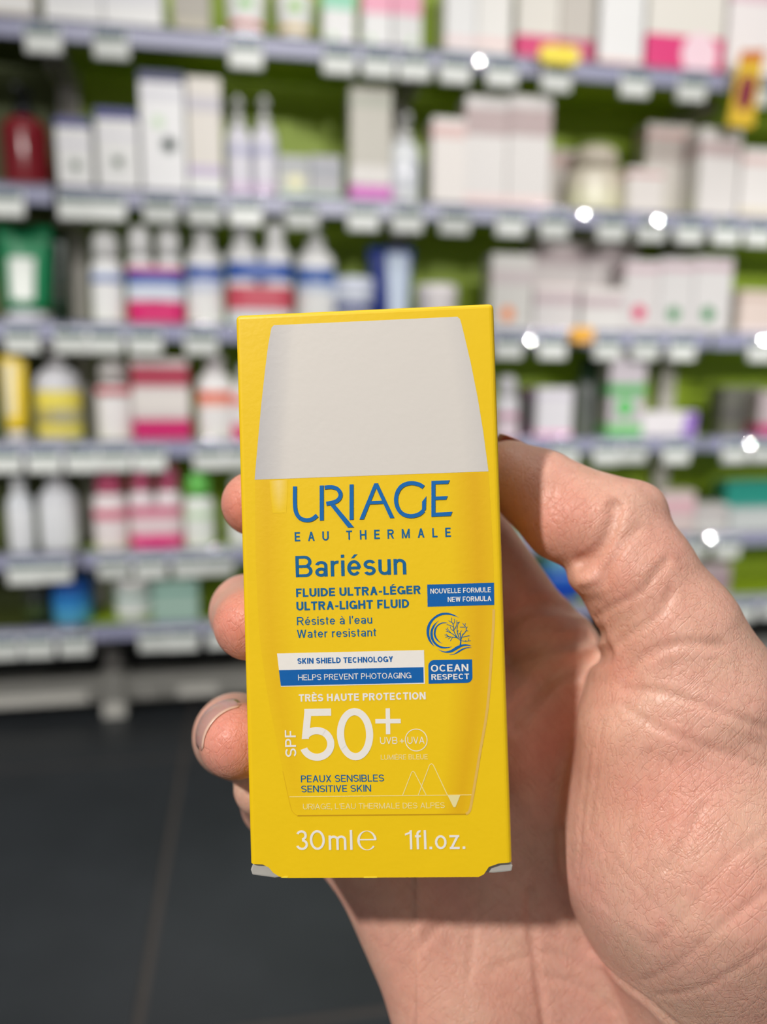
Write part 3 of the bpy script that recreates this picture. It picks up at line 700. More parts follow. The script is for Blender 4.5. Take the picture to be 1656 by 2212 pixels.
# printed picture of the bottle: pale cap above, a softly modelled yellow body below
def shaded_print(name, left, right, colfn, nx=16, y=-.00003):
    """strip between two side curves; colour comes from a vertex attribute (ink that is printed on the card)"""
    Vv, F, Cc = [], [], []
    n = len(left)
    for i in range(n):
        for k in range(nx + 1):
            u = k / nx; Vv.append(((left[i][0]*(1-u)+right[i][0]*u)*.001, y, (left[i][1]*(1-u)+right[i][1]*u)*.001)); Cc.append(colfn(u, i/(n-1)))
    for i in range(n-1):
        for k in range(nx):
            a = i*(nx+1)+k; F.append((a, a+1, a+nx+2, a+nx+1))
    m = paper(name + '_ink', (200, 200, 200), .42)
    nt = m.node_tree; at_ = nt.nodes.new('ShaderNodeAttribute'); at_.attribute_name = 'ink'
    nt.links.new(at_.outputs['Color'], nt.nodes['Principled BSDF'].inputs['Base Color'])
    o = mesh(name, Vv, F, m, pack)
    la = o.data.color_attributes.new('ink', 'FLOAT_COLOR', 'POINT')
    for i, c in enumerate(Cc): la.data[i].color = tuple(c) + (1,)
    return o
def mixc(a, b, f): return tuple(x*(1-f)+y_*f for x, y_ in zip(a, b))
capL = [(-22.09, 76.58), (-21.27, 83.67), (-20.37, 91.17), (-19.42, 97.98), (-18.67, 102.76), (-18.2, 104.9), (-17.95, 106.0), (-17.5, 106.45)]
capR = [(22.95, 76.66), (22.2, 84.3), (21.35, 90.9), (20.25, 97.6), (19.2, 102.9), (18.75, 105.0), (18.5, 106.0), (18.0, 106.5)]
cw, cg = lin((218, 213, 207)), lin((186, 184, 186))
def capcol(u, v):
    e = max(0, 1 - u/.13); e2 = max(0, 1 - (1-u)/.10)
    return mixc(cw, cg, max(e**.7 * .9, e2 * .35) * (1 - .4*v))
shaded_print('cap_picture', capL, capR, capcol, 40)
yb, yd = lin((240, 200, 18)), lin((222, 166, 16))
bl = smoothpath([(-22.0, 76.5), (-22.3, 62), (-21.98, 47.14), (-21.3, 39.86), (-20.58, 34.05), (-18.81, 23.89), (-17.03, 14.35), (-16.4, 12.5), (-15.5, 11.89)], 3)
br = smoothpath([(22.9, 76.5), (23.3, 62), (23.1, 50.41), (22.52, 43.27), (21.29, 31.88), (19.59, 23.36), (17.89, 14.84), (17.3, 12.5), (16.6, 11.87)], 3)
def botcol(u, v):
    e = max(0, 1 - abs(u - .05)/.10) * (.42 if v < .45 else .42*(1-v)/.55); e2 = max(0, 1 - abs(u-.94)/.12)
    return mixc(yb, yd, min(1, max(e, e2*.7)))
shaded_print('bottle_picture', bl, br, botcol, 60, -.00002)
flat('bottle_picture_edge', ribbon(bl[16:], .10) , paper('edge_ink', (226, 180, 18)), pack, -.00004)
flat('bottle_picture_edge', ribbon(br[6:], [.5]*len(br[6:])), paper('pale_edge_ink', (226, 184, 90)), pack, -.00004)
flat('bottle_picture_foot', ribbon([(-15.6, 11.85), (16.6, 11.83)], .22), paper('foot_ink', (196, 150, 16)), pack, -.00004)
def stcol(u, v):
    return mixc(yb, lin((244, 214, 120)), max(0, 1-abs(u-.5)/.5) * max(0, 1-v)**.8)
shaded_print('glint_picture', [(-19.2, 76.3), (-19.1, 74), (-18.9, 72), (-18.7, 70)], [(-15.6, 76.35), (-15.7, 74), (-15.9, 72), (-16.1, 70)], stcol, 8, -.00004)

# raised brand lettering
SW = .78
polys = []
polys += ribbon(smoothpath([(-14.24, 75.03), (-14.34, 71.46), (-14.09, 69.83), (-13.37, 68.84), (-12.24, 68.45), (-11.09, 68.61), (-10.1, 69.32)]), SW)
polys += [[(-9.62, 68.3), (-8.84, 68.3), (-8.66, 75.03), (-9.44, 75.03)]]
polys += ribbon(smoothpath([(-8.5, 74.62), (-7.18, 74.66), (-6.05, 74.27), (-5.45, 73.28), (-5.75, 72.36), (-6.61, 71.78), (-8.25, 71.48)]), [.75]*10 + [.8]*15)
polys += [[(-7.95, 71.75), (-6.95, 71.75), (-3.05, 66.8), (-4.25, 66.8)]]
polys += [[(-3.86, 68.28), (-3.08, 68.28), (-2.88, 75.05), (-3.66, 75.05)]]
polys += [[(-1.95, 68.28), (-1.1, 68.28), (1.85, 75.1), (1.1, 75.1)], [(3.9, 68.36), (4.76, 68.36), (1.8, 75.1), (1.05, 75.1)], [(-.1, 71.1), (3.2, 71.12), (2.95, 71.75), (.2, 71.72)]]
polys += ribbon(smoothpath([(10.5, 74.05), (9.62, 74.62), (8.18, 74.92), (6.73, 74.6), (5.75, 73.72), (5.25, 72.45), (5.22, 71.16), (5.66, 69.86), (6.58, 68.95), (7.98, 68.6), (9.44, 68.9), (10.40, 69.60)]), SW)
polys += [[(10.05, 69.2), (10.82, 69.75), (10.98, 72.3), (10.15, 71.3)]]
polys += [[(11.83, 68.35), (12.6, 68.35), (12.82, 75.2), (12.05, 75.2)], [(12.4, 74.55), (15.2, 74.55), (15.55, 75.22), (12.4, 75.2)], [(12.3, 71.55), (14.75, 71.55), (15.05, 72.2), (12.3, 72.18)], [(12.2, 68.36), (15.5, 68.42), (15.85, 69.2), (12.2, 69.1)]]
lg = flat('brand_lettering', polys, paper('embossed_blue', (6, 104, 178), .3, .4), pack, -.00016)
sm = lg.modifiers.new('emboss', 'SOLIDIFY'); sm.thickness = .00014; sm.offset = -1
T_ = lettering
T_('lettering', 'EAU THERMALE', -14.58, 15.44, 64.41, 1.78, .17, INKT, pack, track=True)
T_('lettering', 'Bariésun', -14.58, 6.72, 57.5, 4.1, .135, INKT, pack)
T_('lettering', 'FLUIDE ULTRA-LÉGER', -14.62, 9.35, 53.7, 1.62, .20, INKT, pack)
T_('lettering', 'ULTRA-LIGHT FLUID', -14.63, 7.06, 51.12, 1.65, .20, INKT, pack)
T_('lettering', 'Résiste à l’eau', -14.61, -.1, 48.28, 1.57, .125, INKT, pack, gap=.13)
T_('lettering', 'Water resistant', -14.68, .6, 45.84, 1.56, .125, INKT, pack, gap=.13)
pl = flat('blue_panel', [[(10.62, 55.44), (10.58, 51.22), (23.20, 51.25), (23.29, 55.46)]], INKB, pack)
T_('lettering', 'NOUVELLE FORMULE', 11.2, 22.66, 53.69, .95, .155, INKW, pl, -.00010)
T_('lettering', 'NEW FORMULA', 14.44, 22.67, 52.03, .95, .155, INKW, pl, -.00010)
wb = flat('white_panel', [[(-18.65, 42.95), (-18.07, 36.54), (9.61, 36.6), (9.63, 43.0)]], INKW, pack)
flat('blue_stripe', [[(-18.36, 39.74), (-18.07, 36.74), (9.38, 36.82), (9.42, 39.76)]], INKB, wb, -.00010)
T_('lettering', 'SKIN SHIELD TECHNOLOGY', -14.72, 3.66, 40.88, 1.07, .19, INKB, wb, -.00010)
T_('lettering', 'HELPS PREVENT PHOTOAGING', -14.67, 7.05, 37.72, 1.1, .115, INKW, wb, -.00014)
T_('lettering', 'TRÈS HAUTE PROTECTION', -14.67, 9.68, 33.62, 1.4, .20, INKW, pack)
T_('lettering', '50', -14.76, -.55, 22.27, 9.95, .138, INKW, pack, gap=.05)
T_('lettering', 'SPF', 23.1, 28.2, -15.45, 2.12, .14, INKW, pack, rot=True)
flat('plus_sign', [[(-.07, 29.22), (4.78, 29.18), (4.78, 30.02), (-.07, 30.06)], [(1.88, 27.13), (2.72, 27.13), (2.8, 32.06), (1.96, 32.06)]], INKW, pack)
T_('lettering', 'UVB', .73, 4.04, 25.29, 1.3, .10, INKW, pack)
flat('plus_sign', [[(4.47, 25.73), (5.32, 25.73), (5.32, 25.86), (4.47, 25.86)], [(4.83, 25.37), (4.96, 25.37), (4.96, 26.22), (4.83, 26.22)]], INKW, pack)
flat('ring_mark', ribbon([(7.62 + 2.07*math.cos(a), 25.96 + 2.07*math.sin(a)) for a in [2*math.pi*k/48 for k in range(49)]], .15), INKW, pack)
T_('lettering', 'UVA', 5.95, 9.18, 25.27, 1.3, .10, INKW, pack)
T_('lettering', 'LUMIÈRE BLEUE', .78, 9.7, 22.29, .95, .115, INKC, pack)
T_('lettering', 'PEAUX SENSIBLES', -14.7, 1.26, 18.2, 1.33, .13, INKT, pack)
T_('lettering', 'SENSITIVE SKIN', -14.7, -1.28, 16.3, 1.3, .13, INKT, pack)
mt = flat('mountain_mark', ribbon([(-17.0, 15.48), (17.91, 15.47)], .12) + ribbon([(4.7, 15.5), (6.55, 19.85), (6.82, 20.05), (7.1, 19.85), (9.2, 15.5)], .14)
     + ribbon([(7.68, 15.5), (10.0, 21.2), (10.35, 21.45), (10.72, 21.2), (13.2, 15.5)], .14), INKC, pack)
flat('drop_triangle', [[(13.25, 15.4), (14.28, 13.18), (14.65, 13.17), (15.63, 15.41)]], paper('pale_ink', (234, 222, 160)), mt, -.00007)
T_('lettering', 'URIAGE, L’EAU THERMALE DES ALPES', -14.44, 12.64, 13.04, 1.07, .105, INKC, pack)
T_('lettering', '30', -16.01, -10.41, 5.33, 3.75, .115, INKW, pack, gap=.09)
T_('lettering', 'ml', -9.7, -5.13, 5.29, 3.75, .115, INKW, pack, gap=.17)
# estimated sign: an e with swelling sides
ex, ey, er = -2.35, 7.05, 1.86
ep = []
for k in range(40):
    a0, a1 = [math.radians(8 + 312*(k+s)/40) for s in (0, 1)]
    th = lambda a: .13 + .36*abs(math.cos(a))**1.5
    ep.append([(ex+er*math.cos(a0), ey+er*math.sin(a0)), (ex+er*math.cos(a1), ey+er*math.sin(a1)), (ex+(er-th(a1))*math.cos(a1), ey+(er-th(a1))*math.sin(a1)), (ex+(er-th(a0))*math.cos(a0), ey+(er-th(a0))*math.sin(a0))])
ep.append([(ex-er+.2, ey+.02), (ex+er-.08, ey+.02), (ex+er-.02, ey+.26), (ex-er+.2, ey+.26)])
flat('estimated_sign', ep, INKW, pack)
T_('lettering', '1fl.oz.', 4.84, 16.28, 5.3, 3.6, .115, INKW, pack, gap=.14)
# ocean badge
R_ = 1.15
bd = [(18.69, 41.05), (10.36 + R_, 41.07)] + [(10.36 + R_ - R_*math.sin(a), 41.07 - R_ + R_*math.cos(a)) for a in [math.pi/2*k/8 for k in range(1, 9)]] + [(10.3, 36.6), (18.63 - R_, 36.6)] + [(18.65 - R_ + R_*math.sin(a), 36.6 + R_ - R_*math.cos(a)) for a in [math.pi/2*k/8 for k in range(1, 9)]]
bg_ = flat('ocean_badge', [bd], INKB, pack)
T_('lettering', 'OCEAN', 10.83, 17.93, 38.85, 1.33, .17, INKW, bg_, -.00010)
T_('lettering', 'RESPECT', 10.88, 18.02, 37.32, 1.06, .175, INKW, bg_, -.00010)
def cres(o, i):
    o = smoothpath(o, 4); i = smoothpath(i, 4)
    n = len(o); res = []
    def samp(pl, f):
        q = f*(len(pl)-1); k = min(int(q), len(pl)-2); s = q-k
        return (pl[k][0]*(1-s)+pl[k+1][0]*s, pl[k][1]*(1-s)+pl[k+1][1]*s)
    N = 28
    for k in range(N): res.append([samp(o, k/N), samp(o, (k+1)/N), samp(i, (k+1)/N), samp(i, k/N)])
    return res
em = []
em += cres([(16.46, 49.0), (15.47, 49.63), (14.21, 50.01), (12.93, 49.91), (11.85, 49.35), (10.86, 48.41), (10.35, 47.36), (10.21, 46.3), (10.44, 45.12), (10.94, 44.26), (11.67, 43.59)],
           [(16.46, 49.0), (15.67, 49.31), (14.62, 49.58), (13.56, 49.6), (12.48, 49.28), (11.56, 48.56), (10.94, 47.56), (10.73, 46.5), (10.77, 45.54), (11.16, 44.47), (11.67, 43.59)])
em += cres([(12.68, 48.58), (11.8, 47.96), (11.19, 47.13), (10.91, 46.07), (11.07, 45.0), (11.68, 44.03), (12.51, 43.43), (13.46, 43.23), (14.42, 43.34), (15.01, 43.56)],
           [(12.68, 48.58), (12.24, 48.17), (11.79, 47.54), (11.42, 46.59), (11.41, 45.63), (11.7, 44.67), (12.42, 43.91), (13.37, 43.52), (14.21, 43.47), (15.01, 43.56)])
em += cres([(14.36, 48.03), (13.51, 48.19), (12.66, 47.94), (11.94, 47.32), (11.6, 46.48), (11.62, 45.63), (12.03, 44.88), (12.65, 44.38), (13.17, 44.19)],
           [(14.36, 48.03), (13.61, 48.03), (12.97, 47.88), (12.32, 47.42), (12.0, 46.68), (11.93, 45.94), (12.14, 45.25), (12.65, 44.54), (13.17, 44.19)])
em += cres([(12.19, 43.17), (13.13, 42.73), (13.98, 42.69), (14.83, 42.96), (15.92, 43.62), (16.98, 43.92), (17.83, 43.92), (18.69, 43.58)],
           [(12.19, 43.17), (13.02, 42.62), (13.97, 42.39), (15.03, 42.53), (15.9, 42.99), (16.97, 43.55), (17.61, 43.64), (18.69, 43.58)])
em += cres([(14.27, 42.01), (15.23, 42.15), (16.21, 42.77), (17.17, 43.22), (18.03, 43.36), (18.71, 43.27)],
           [(14.27, 42.01), (15.02, 42.0), (15.87, 42.24), (16.95, 42.86), (17.81, 43.18), (18.71, 43.27)])
flat('wave_emblem', em, INKB, pack)
tree = [[(16.56, 43.82), (16.67, 44.77), (16.52, 46.05)],[(16.67, 44.61), (15.97, 45.21), (15.12, 45.32), (14.28, 45.55), (13.65, 45.85)],[(15.12, 45.32), (14.67, 44.6)],[(14.49, 45.49), (13.74, 45.35)],[(14.8, 45.37), (14.26, 44.99)],[(15.97, 45.21), (15.24, 45.87), (14.52, 46.31), (13.88, 46.48)],[(14.31, 46.42), (13.9, 46.98)],[(14.83, 46.14), (14.22, 46.95), (14.33, 47.16)],[(14.28, 45.57), (13.92, 46.0)],[(16.07, 45.16), (15.47, 46.29), (15.35, 47.56), (15.06, 48.31), (15.08, 49.06)],[(15.34, 47.24), (14.77, 47.58), (14.08, 47.75)],[(15.1, 48.1), (14.46, 48.49)],[(15.37, 46.5), (14.85, 46.94), (14.76, 47.36)],[(15.36, 47.78), (15.64, 48.3), (15.55, 48.78)],[(15.43, 46.71), (15.94, 47.55), (16.02, 48.56)],[(16.0, 47.97), (16.59, 48.22)],[(15.81, 47.02), (15.6, 47.13)],[(16.39, 45.1), (16.01, 46.49), (16.21, 47.76), (16.59, 48.22)],[(15.99, 46.06), (16.22, 46.64)],[(16.67, 44.67), (16.63, 46.15), (16.91, 46.52)],[(16.72, 44.83), (16.99, 45.61), (17.7, 46.45), (17.72, 47.08), (17.42, 47.52), (17.11, 47.95)],[(17.52, 47.41), (17.64, 47.93)],[(17.51, 47.19), (16.56, 47.22)],[(17.72, 46.87), (17.99, 47.24)],[(17.76, 46.5), (18.1, 46.44)],[(16.87, 45.25), (17.67, 45.44), (18.41, 45.53)],[(17.99, 45.49), (18.2, 45.59)],[(16.71, 44.67), (17.53, 44.49), (18.54, 44.6)],[(17.53, 44.54), (17.65, 44.7)],[(18.12, 44.61), (18.19, 45.06)],[(17.04, 45.72), (17.1, 45.93)],[(16.62, 45.62), (16.37, 46.16)]]
tp = []
for i, s in enumerate(tree):
    s = smoothpath(s, 3); w0 = .30 if i == 0 else (.17 if len(s) > 7 else .13)
    tp += ribbon(s, [w0 + (.10 - w0)*k/(len(s)-1) for k in range(len(s))])
flat('coral_tree_emblem', tp, INKT, pack, -.00005)

# ------------------------------------------------------------------ the hand: one continuous skin grown from a distance field (camera-space mm)
def C(px, py, d): return np.array([(px - CX)*d/FPX, -(py - CY)*d/FPX, d], np.float32)
def cone(p, a, b, ra, rb):
    ab = b - a; t = np.clip(((p - a) @ ab) / (ab @ ab), 0, 1)
    q = p - a - t[:, None]*ab
    return np.sqrt((q*q).sum(1)) - (ra + (rb - ra)*t)
def ell(p, c, r, ax=None):
    q = p - c
    if ax is not None: q = q @ ax
    k0 = np.sqrt(((q/r)**2).sum(1)); k1 = np.sqrt(((q/(r*r))**2).sum(1)) + 1e-6
    return k0*(k0 - 1)/k1
def smin(a, b, k):
    h = np.maximum(k - np.abs(a - b), 0)/k
    return np.minimum(a, b) - h*h*k*.25

FING = {  # MCP, PIP, DIP, TIP as (px, py, depth, radius)
 'index':  [(1192, 1425, 196, 11.2), (955, 1062, 193, 9.4), (665, 1045, 189, 8.2), (549, 1088, 170, 7.2)],
 'middle': [(1085, 1565, 191, 11.3), (700, 1300, 191, 9.3), (535, 1322, 184, 8.4), (540, 1348, 164, 7.7)],
 'ring':   [(960, 1715, 192, 11.0), (640, 1660, 194, 9.3), (507, 1588, 184, 9.2), (512, 1600, 164, 8.0)],
 'little': [(830, 1850, 190, 10.2), (680, 1790, 192, 8.2), (592, 1735, 190, 7.4), (566, 1700, 179, 6.6)],
}
WRIST = [(1420, 2330, 192), (1340, 2400, 194), (1250, 2440, 194), (1160, 2440, 191)]
def sd_palm(p):
    d = None
    for (nm, J), wq in zip(FING.items(), WRIST):
        e = cone(p, C(*J[0][:3]), C(*wq), J[0][3] + .8, 15)
        d = e if d is None else smin(d, e, 9)
    d = smin(d, cone(p, C(806, 1850, 188), C(1010, 2240, 185), 11.2, 15.2), 8)      # ulnar edge
    d = smin(d, ell(p, C(1010, 2210, 182), np.array([15, 19, 11.])), 9)                # hypothenar pad
    d = smin(d, cone(p, C(1000, 1800, 194), C(1240, 2250, 193), 13, 15), 10)
    d = smin(d, cone(p, C(1330, 2380, 194), np.array([72., -175, 200.]), 22, 25), 14)  # wrist
    d = smin(d, cone(p, np.array([72., -175, 200.]), np.array([98., -262, 185.]), 24, 29), 12)
    return d
def sd_fingers(p):
    d = None
    for nm, J in FING.items():
        e = None
        for a, b in zip(J[:-1], J[1:]):
            q = cone(p, C(*a[:3]), C(*b[:3]), a[3], b[3])
            e = q if e is None else smin(e, q, 3.0)
        d = e if d is None else smin(d, e, 1.2)
    return d
THUMB = [(1100, 1022, 177, 7.6), (1165, 1062, 176, 9.2), (1243, 1112, 174, 10.3), (1318, 1144, 172, 11.2), (1370, 1234, 170, 12.2), (1450, 1370, 169, 14.4), (1500, 1490, 170, 17.5)]
def sd_thumb(p):
    d = None
    for a, b in zip(THUMB[:-1], THUMB[1:]):
        q = cone(p, C(*a[:3]), C(*b[:3]), a[3], b[3]); d = q if d is None else smin(d, q, 3.0)
    d = smin(d, ell(p, C(1382, 1096, 174), np.array([5.2, 5.2, 7.])), 4)               # bent knuckle
    d = smin(d, ell(p, C(1268, 1250, 168), np.array([3.9, 3.2, 6.5])), 2.4)               # pinched fold inside the bend
    d = smin(d, ell(p, C(1215, 1140, 170.5), np.array([8., 6.5, 6.])), 5)              # pad
    th = cone(p, C(1462, 1545, 172), C(1510, 1830, 174), 20.5, 29.5)
    th = smin(th, ell(p, C(1392, 1600, 168), np.array([13.5, 13., 13.])), 6)
    th = smin(th, cone(p, C(1515, 1830, 174), C(1600, 2230, 186), 29.5, 26), 10)
    d = smin(d, th, 7)
    return d
def sd_web(p):
    d = cone(p, C(1470, 1640, 194), C(1210, 1530, 199), 12, 10.5)
    return smin(d, cone(p, C(1520, 1900, 188), C(1240, 1800, 196), 17, 13), 10)
def sd_box(p, g=.12):
    q = p - BO
    x = q @ BX; y = q @ BN; z = q @ BZ
    dx = np.abs(x) - BW/2 - g; dy = np.abs(y - BD/2) - BD/2 - g; dz = np.abs(z - BH/2) - BH/2 - g
    return np.maximum(np.maximum(dx, dy), dz)
def sd_base(p):
    d = smin(sd_palm(p), sd_fingers(p), 7.0)
    d = smin(d, sd_web(p), 12.0)
    d = smin(d, sd_thumb(p), 3.5)
    return d

def trace(pts):
    """points on the skin seen at photograph pixels"""
    out = []
    dirs = np.array([[(x - CX)/FPX, -(y - CY)/FPX, 1.0] for x, y in pts]); dirs /= np.linalg.norm(dirs, axis=1)[:, None]
    t = np.full(len(pts), 120.0)
    for _ in range(70): t += .8*sd_base((dirs*t[:, None]).astype(np.float32))
    return dirs*t[:, None]
# creases: pixel polyline, depth mm, half width mm
CREASES = [
 ([(1214, 1800), (1217, 1880), (1228, 1950), (1262, 2030), (1325, 2108), (1400, 2165), (1480, 2235)], 1.5, 1.3),
 ([(1146, 1930), (1150, 2020), (1163, 2120), (1180, 2235)], .9, 1.0),
 ([(1045, 1880), (1030, 1950), (1022, 2040), (1010, 2120)], .3, .8),
 ([(725, 1990), (760, 1955), (800, 1925), (850, 1900)], 1.0, 1.2),
 ([(960, 1990), (900, 2050), (850, 2120)], .5, 1.1),
 ([(1255, 1214), (1285, 1198), (1308, 1168), (1324, 1130), (1330, 1095)], 2.0, 1.3),
 ([(1258, 1275), (1300, 1258), (1320, 1215), (1345, 1170), (1380, 1140)], .5, .9),
 ([(1286, 1336), (1319, 1313), (1370, 1288), (1400, 1262), (1440, 1210)], .7, .8),
 ([(1316, 1400), (1360, 1372), (1423, 1328), (1450, 1280)], .5, .8),
 ([(1336, 1480), (1390, 1420), (1470, 1390), (1560, 1395)], .5, .9),
 ([(1345, 1488), (1420, 1495), (1520, 1525), (1656, 1575)], .5, .8),
 ([(1350, 1530), (1420, 1570), (1500, 1605), (1656, 1660)], .35, .7),
 ([(1400, 1625), (1375, 1720), (1350, 1840)], .35, .55), ([(1435, 1640), (1410, 1740), (1370, 1860)], .35, .55),
 ([(1452, 1650), (1440, 1760), (1425, 1830)], .4, .7), ([(1520, 1740), (1470, 1830), (1440, 1880)], .5, .7),
 ([(1656, 1800), (1560, 1870), (1470, 1990), (1400, 2050)], .35, .6), ([(1656, 1925), (1560, 2000), (1460, 2085), (1390, 2120)], .4, .65),
 ([(1656, 2050), (1580, 2100), (1500, 2140), (1420, 2150)], .35, .6), ([(1280, 1800), (1340, 1870), (1420, 1960), (1500, 2040)], .22, .5),
 ([(1260, 1900), (1330, 1980), (1400, 2040)], .2, .5), ([(1300, 1560), (1285, 1680), (1270, 1800)], .3, .6),
 ([(1275, 1600), (1258, 1740), (1250, 1880)], .3, .6),
 ([(1090, 1350), (1140, 1315), (1200, 1310), (1250, 1320)], 1.6, 1.6), ([(1100, 1420), (1170, 1395), (1240, 1385), (1300, 1370)], 1.5, 1.6),
 ([(1110, 1560), (1180, 1470), (1240, 1440), (1310, 1410)], 1.8, 1.6),
 ([(1250, 2090), (1200, 2060), (1130, 2070), (1060, 2095)], .3, .7), ([(1320, 2180), (1250, 2130), (1160, 2105)], .35, .8),
]
CRP = []
for pl, dep, wd in CREASES:
    pl = smoothpath(pl, 4)
    CRP.append((trace(pl).astype(np.float32), dep, wd))
def crease_add(p, d):
    add = np.zeros(len(p), np.float32)
    for P3, dep, wd in CRP:
        lo, hi = P3.min(0) - 4*wd, P3.max(0) + 4*wd
        m = np.where(((p > lo) & (p < hi)).all(1) & (np.abs(d) < 5))[0]
        if len(m) == 0: continue
        q = p[m]; best = np.full(len(m), 1e9, np.float32)
        for a, b in zip(P3[:-1], P3[1:]):
            ab = b - a; t = np.clip(((q - a) @ ab)/((ab @ ab) + 1e-9), 0, 1); r = q - a - t[:, None]*ab
            best = np.minimum(best, (r*r).sum(1))
        g = np.sqrt(best)/wd
        add[m] = np.maximum(add[m], dep*np.exp(-g*g)) - .14*dep*np.exp(-((g - 2.2)**2))*(g < 4)
    return add
def sd_hand(p):
    d = sd_base(p)
    d = d + crease_add(p, d)
    return np.maximum(d, -sd_box(p))

STEP = .62
LO = np.array([-50., -222., 122.]); HI = np.array([128., 34., 236.])
N = np.ceil((HI - LO)/STEP).astype(int)
B = 8
nb = (N + B - 1)//B; N = nb*B
g = np.stack(np.meshgrid(*[np.arange(n) for n in nb], indexing='ij'), -1).reshape(-1, 3)
cen = (LO + (g*B + (B - 1)/2)*STEP).astype(np.float32)
cd = sd_base(cen)
S = np.repeat(np.repeat(np.repeat(cd.reshape(nb), B, 0), B, 1), B, 2).astype(np.float32)
near = g[np.abs(cd) < B*STEP*.87 + 4.0]
off = np.stack(np.meshgrid(np.arange(B), np.arange(B), np.arange(B), indexing='ij'), -1).reshape(-1, 3)
CH = 400
for s in range(0, len(near), CH):
    idx = (near[s:s+CH, None, :]*B + off[None]).reshape(-1, 3)
    S[idx[:, 0], idx[:, 1], idx[:, 2]] = sd_hand((LO + idx*STEP).astype(np.float32))
S[0], S[-1], S[:, 0], S[:, -1], S[:, :, 0], S[:, :, -1] = 1, 1, 1, 1, 1, 1

def surface_nets(S):
    ins = S < 0
    nx, ny, nz = S.shape
    sl = lambda A, o: A[o[0]:nx-1+o[0], o[1]:ny-1+o[1], o[2]:nz-1+o[2]]
    corners = [(i, j, k) for i in (0, 1) for j in (0, 1) for k in (0, 1)]
    cnt = sum(sl(ins, c).astype(np.int8) for c in corners)
    cells = np.argwhere((cnt > 0) & (cnt < 8))
    vid = np.full((nx-1, ny-1, nz-1), -1, np.int32); vid[cells[:, 0], cells[:, 1], cells[:, 2]] = np.arange(len(cells))
    acc = np.zeros((len(cells), 3)); num = np.zeros(len(cells))
    for a in range(8):
        for b in range(a+1, 8):
            ca, cb = np.array(corners[a]), np.array(corners[b])
            if np.abs(ca - cb).sum() != 1: continue
            A, Bq = cells + ca, cells + cb
            va, vb = S[A[:, 0], A[:, 1], A[:, 2]], S[Bq[:, 0], Bq[:, 1], Bq[:, 2]]
            m = (va < 0) != (vb < 0)
            t = np.where(m, va/np.where(m, va - vb, 1), 0)
            acc += np.where(m[:, None], ca + t[:, None]*(cb - ca), 0); num += m
    V = cells + acc/num[:, None]
    F = []
    for ax in range(3):
        o = [0, 0, 0]; o[ax] = 1
        A = ins[:nx-o[0], :ny-o[1], :nz-o[2]]; Bq = ins[o[0]:, o[1]:, o[2]:]
        e = np.argwhere(A != Bq)
        u, v = (ax+1) % 3, (ax+2) % 3
        ok = (e[:, u] > 0) & (e[:, v] > 0) & (e[:, u] < S.shape[u]-1) & (e[:, v] < S.shape[v]-1); e = e[ok]
        q = []
        for du, dv in ((-1, -1), (0, -1), (0, 0), (-1, 0)):
            c = e.copy(); c[:, u] += du; c[:, v] += dv; q.append(vid[c[:, 0], c[:, 1], c[:, 2]])
        q = np.stack(q, 1)
        fl = A[e[:, 0], e[:, 1], e[:, 2]]
        q[~fl] = q[~fl][:, ::-1]
        F.append(q)
    return V, np.concatenate(F)
HV, HF = surface_nets(S)
HF = HF[(HF >= 0).all(1)]
HV = LO + HV*STEP
# a few relaxing passes
E_ = np.concatenate([HF[:, [0, 1]], HF[:, [1, 2]], HF[:, [2, 3]], HF[:, [3, 0]]])
deg = np.bincount(E_.ravel(), minlength=len(HV))[:, None]
for lam in (.5, -.4, .5, -.4, .45):
    acc = np.zeros_like(HV)
    for k in range(3):
        acc[:, k] = np.bincount(E_[:, 0], HV[E_[:, 1], k], len(HV)) + np.bincount(E_[:, 1], HV[E_[:, 0], k], len(HV))
    HV = HV + lam*(acc/np.maximum(deg, 1) - HV)
# drop everything not connected with the palm is unnecessary: the field is one body
wv = c2w(HV)
base_w = c2w(np.array([72., -175., 200.]))

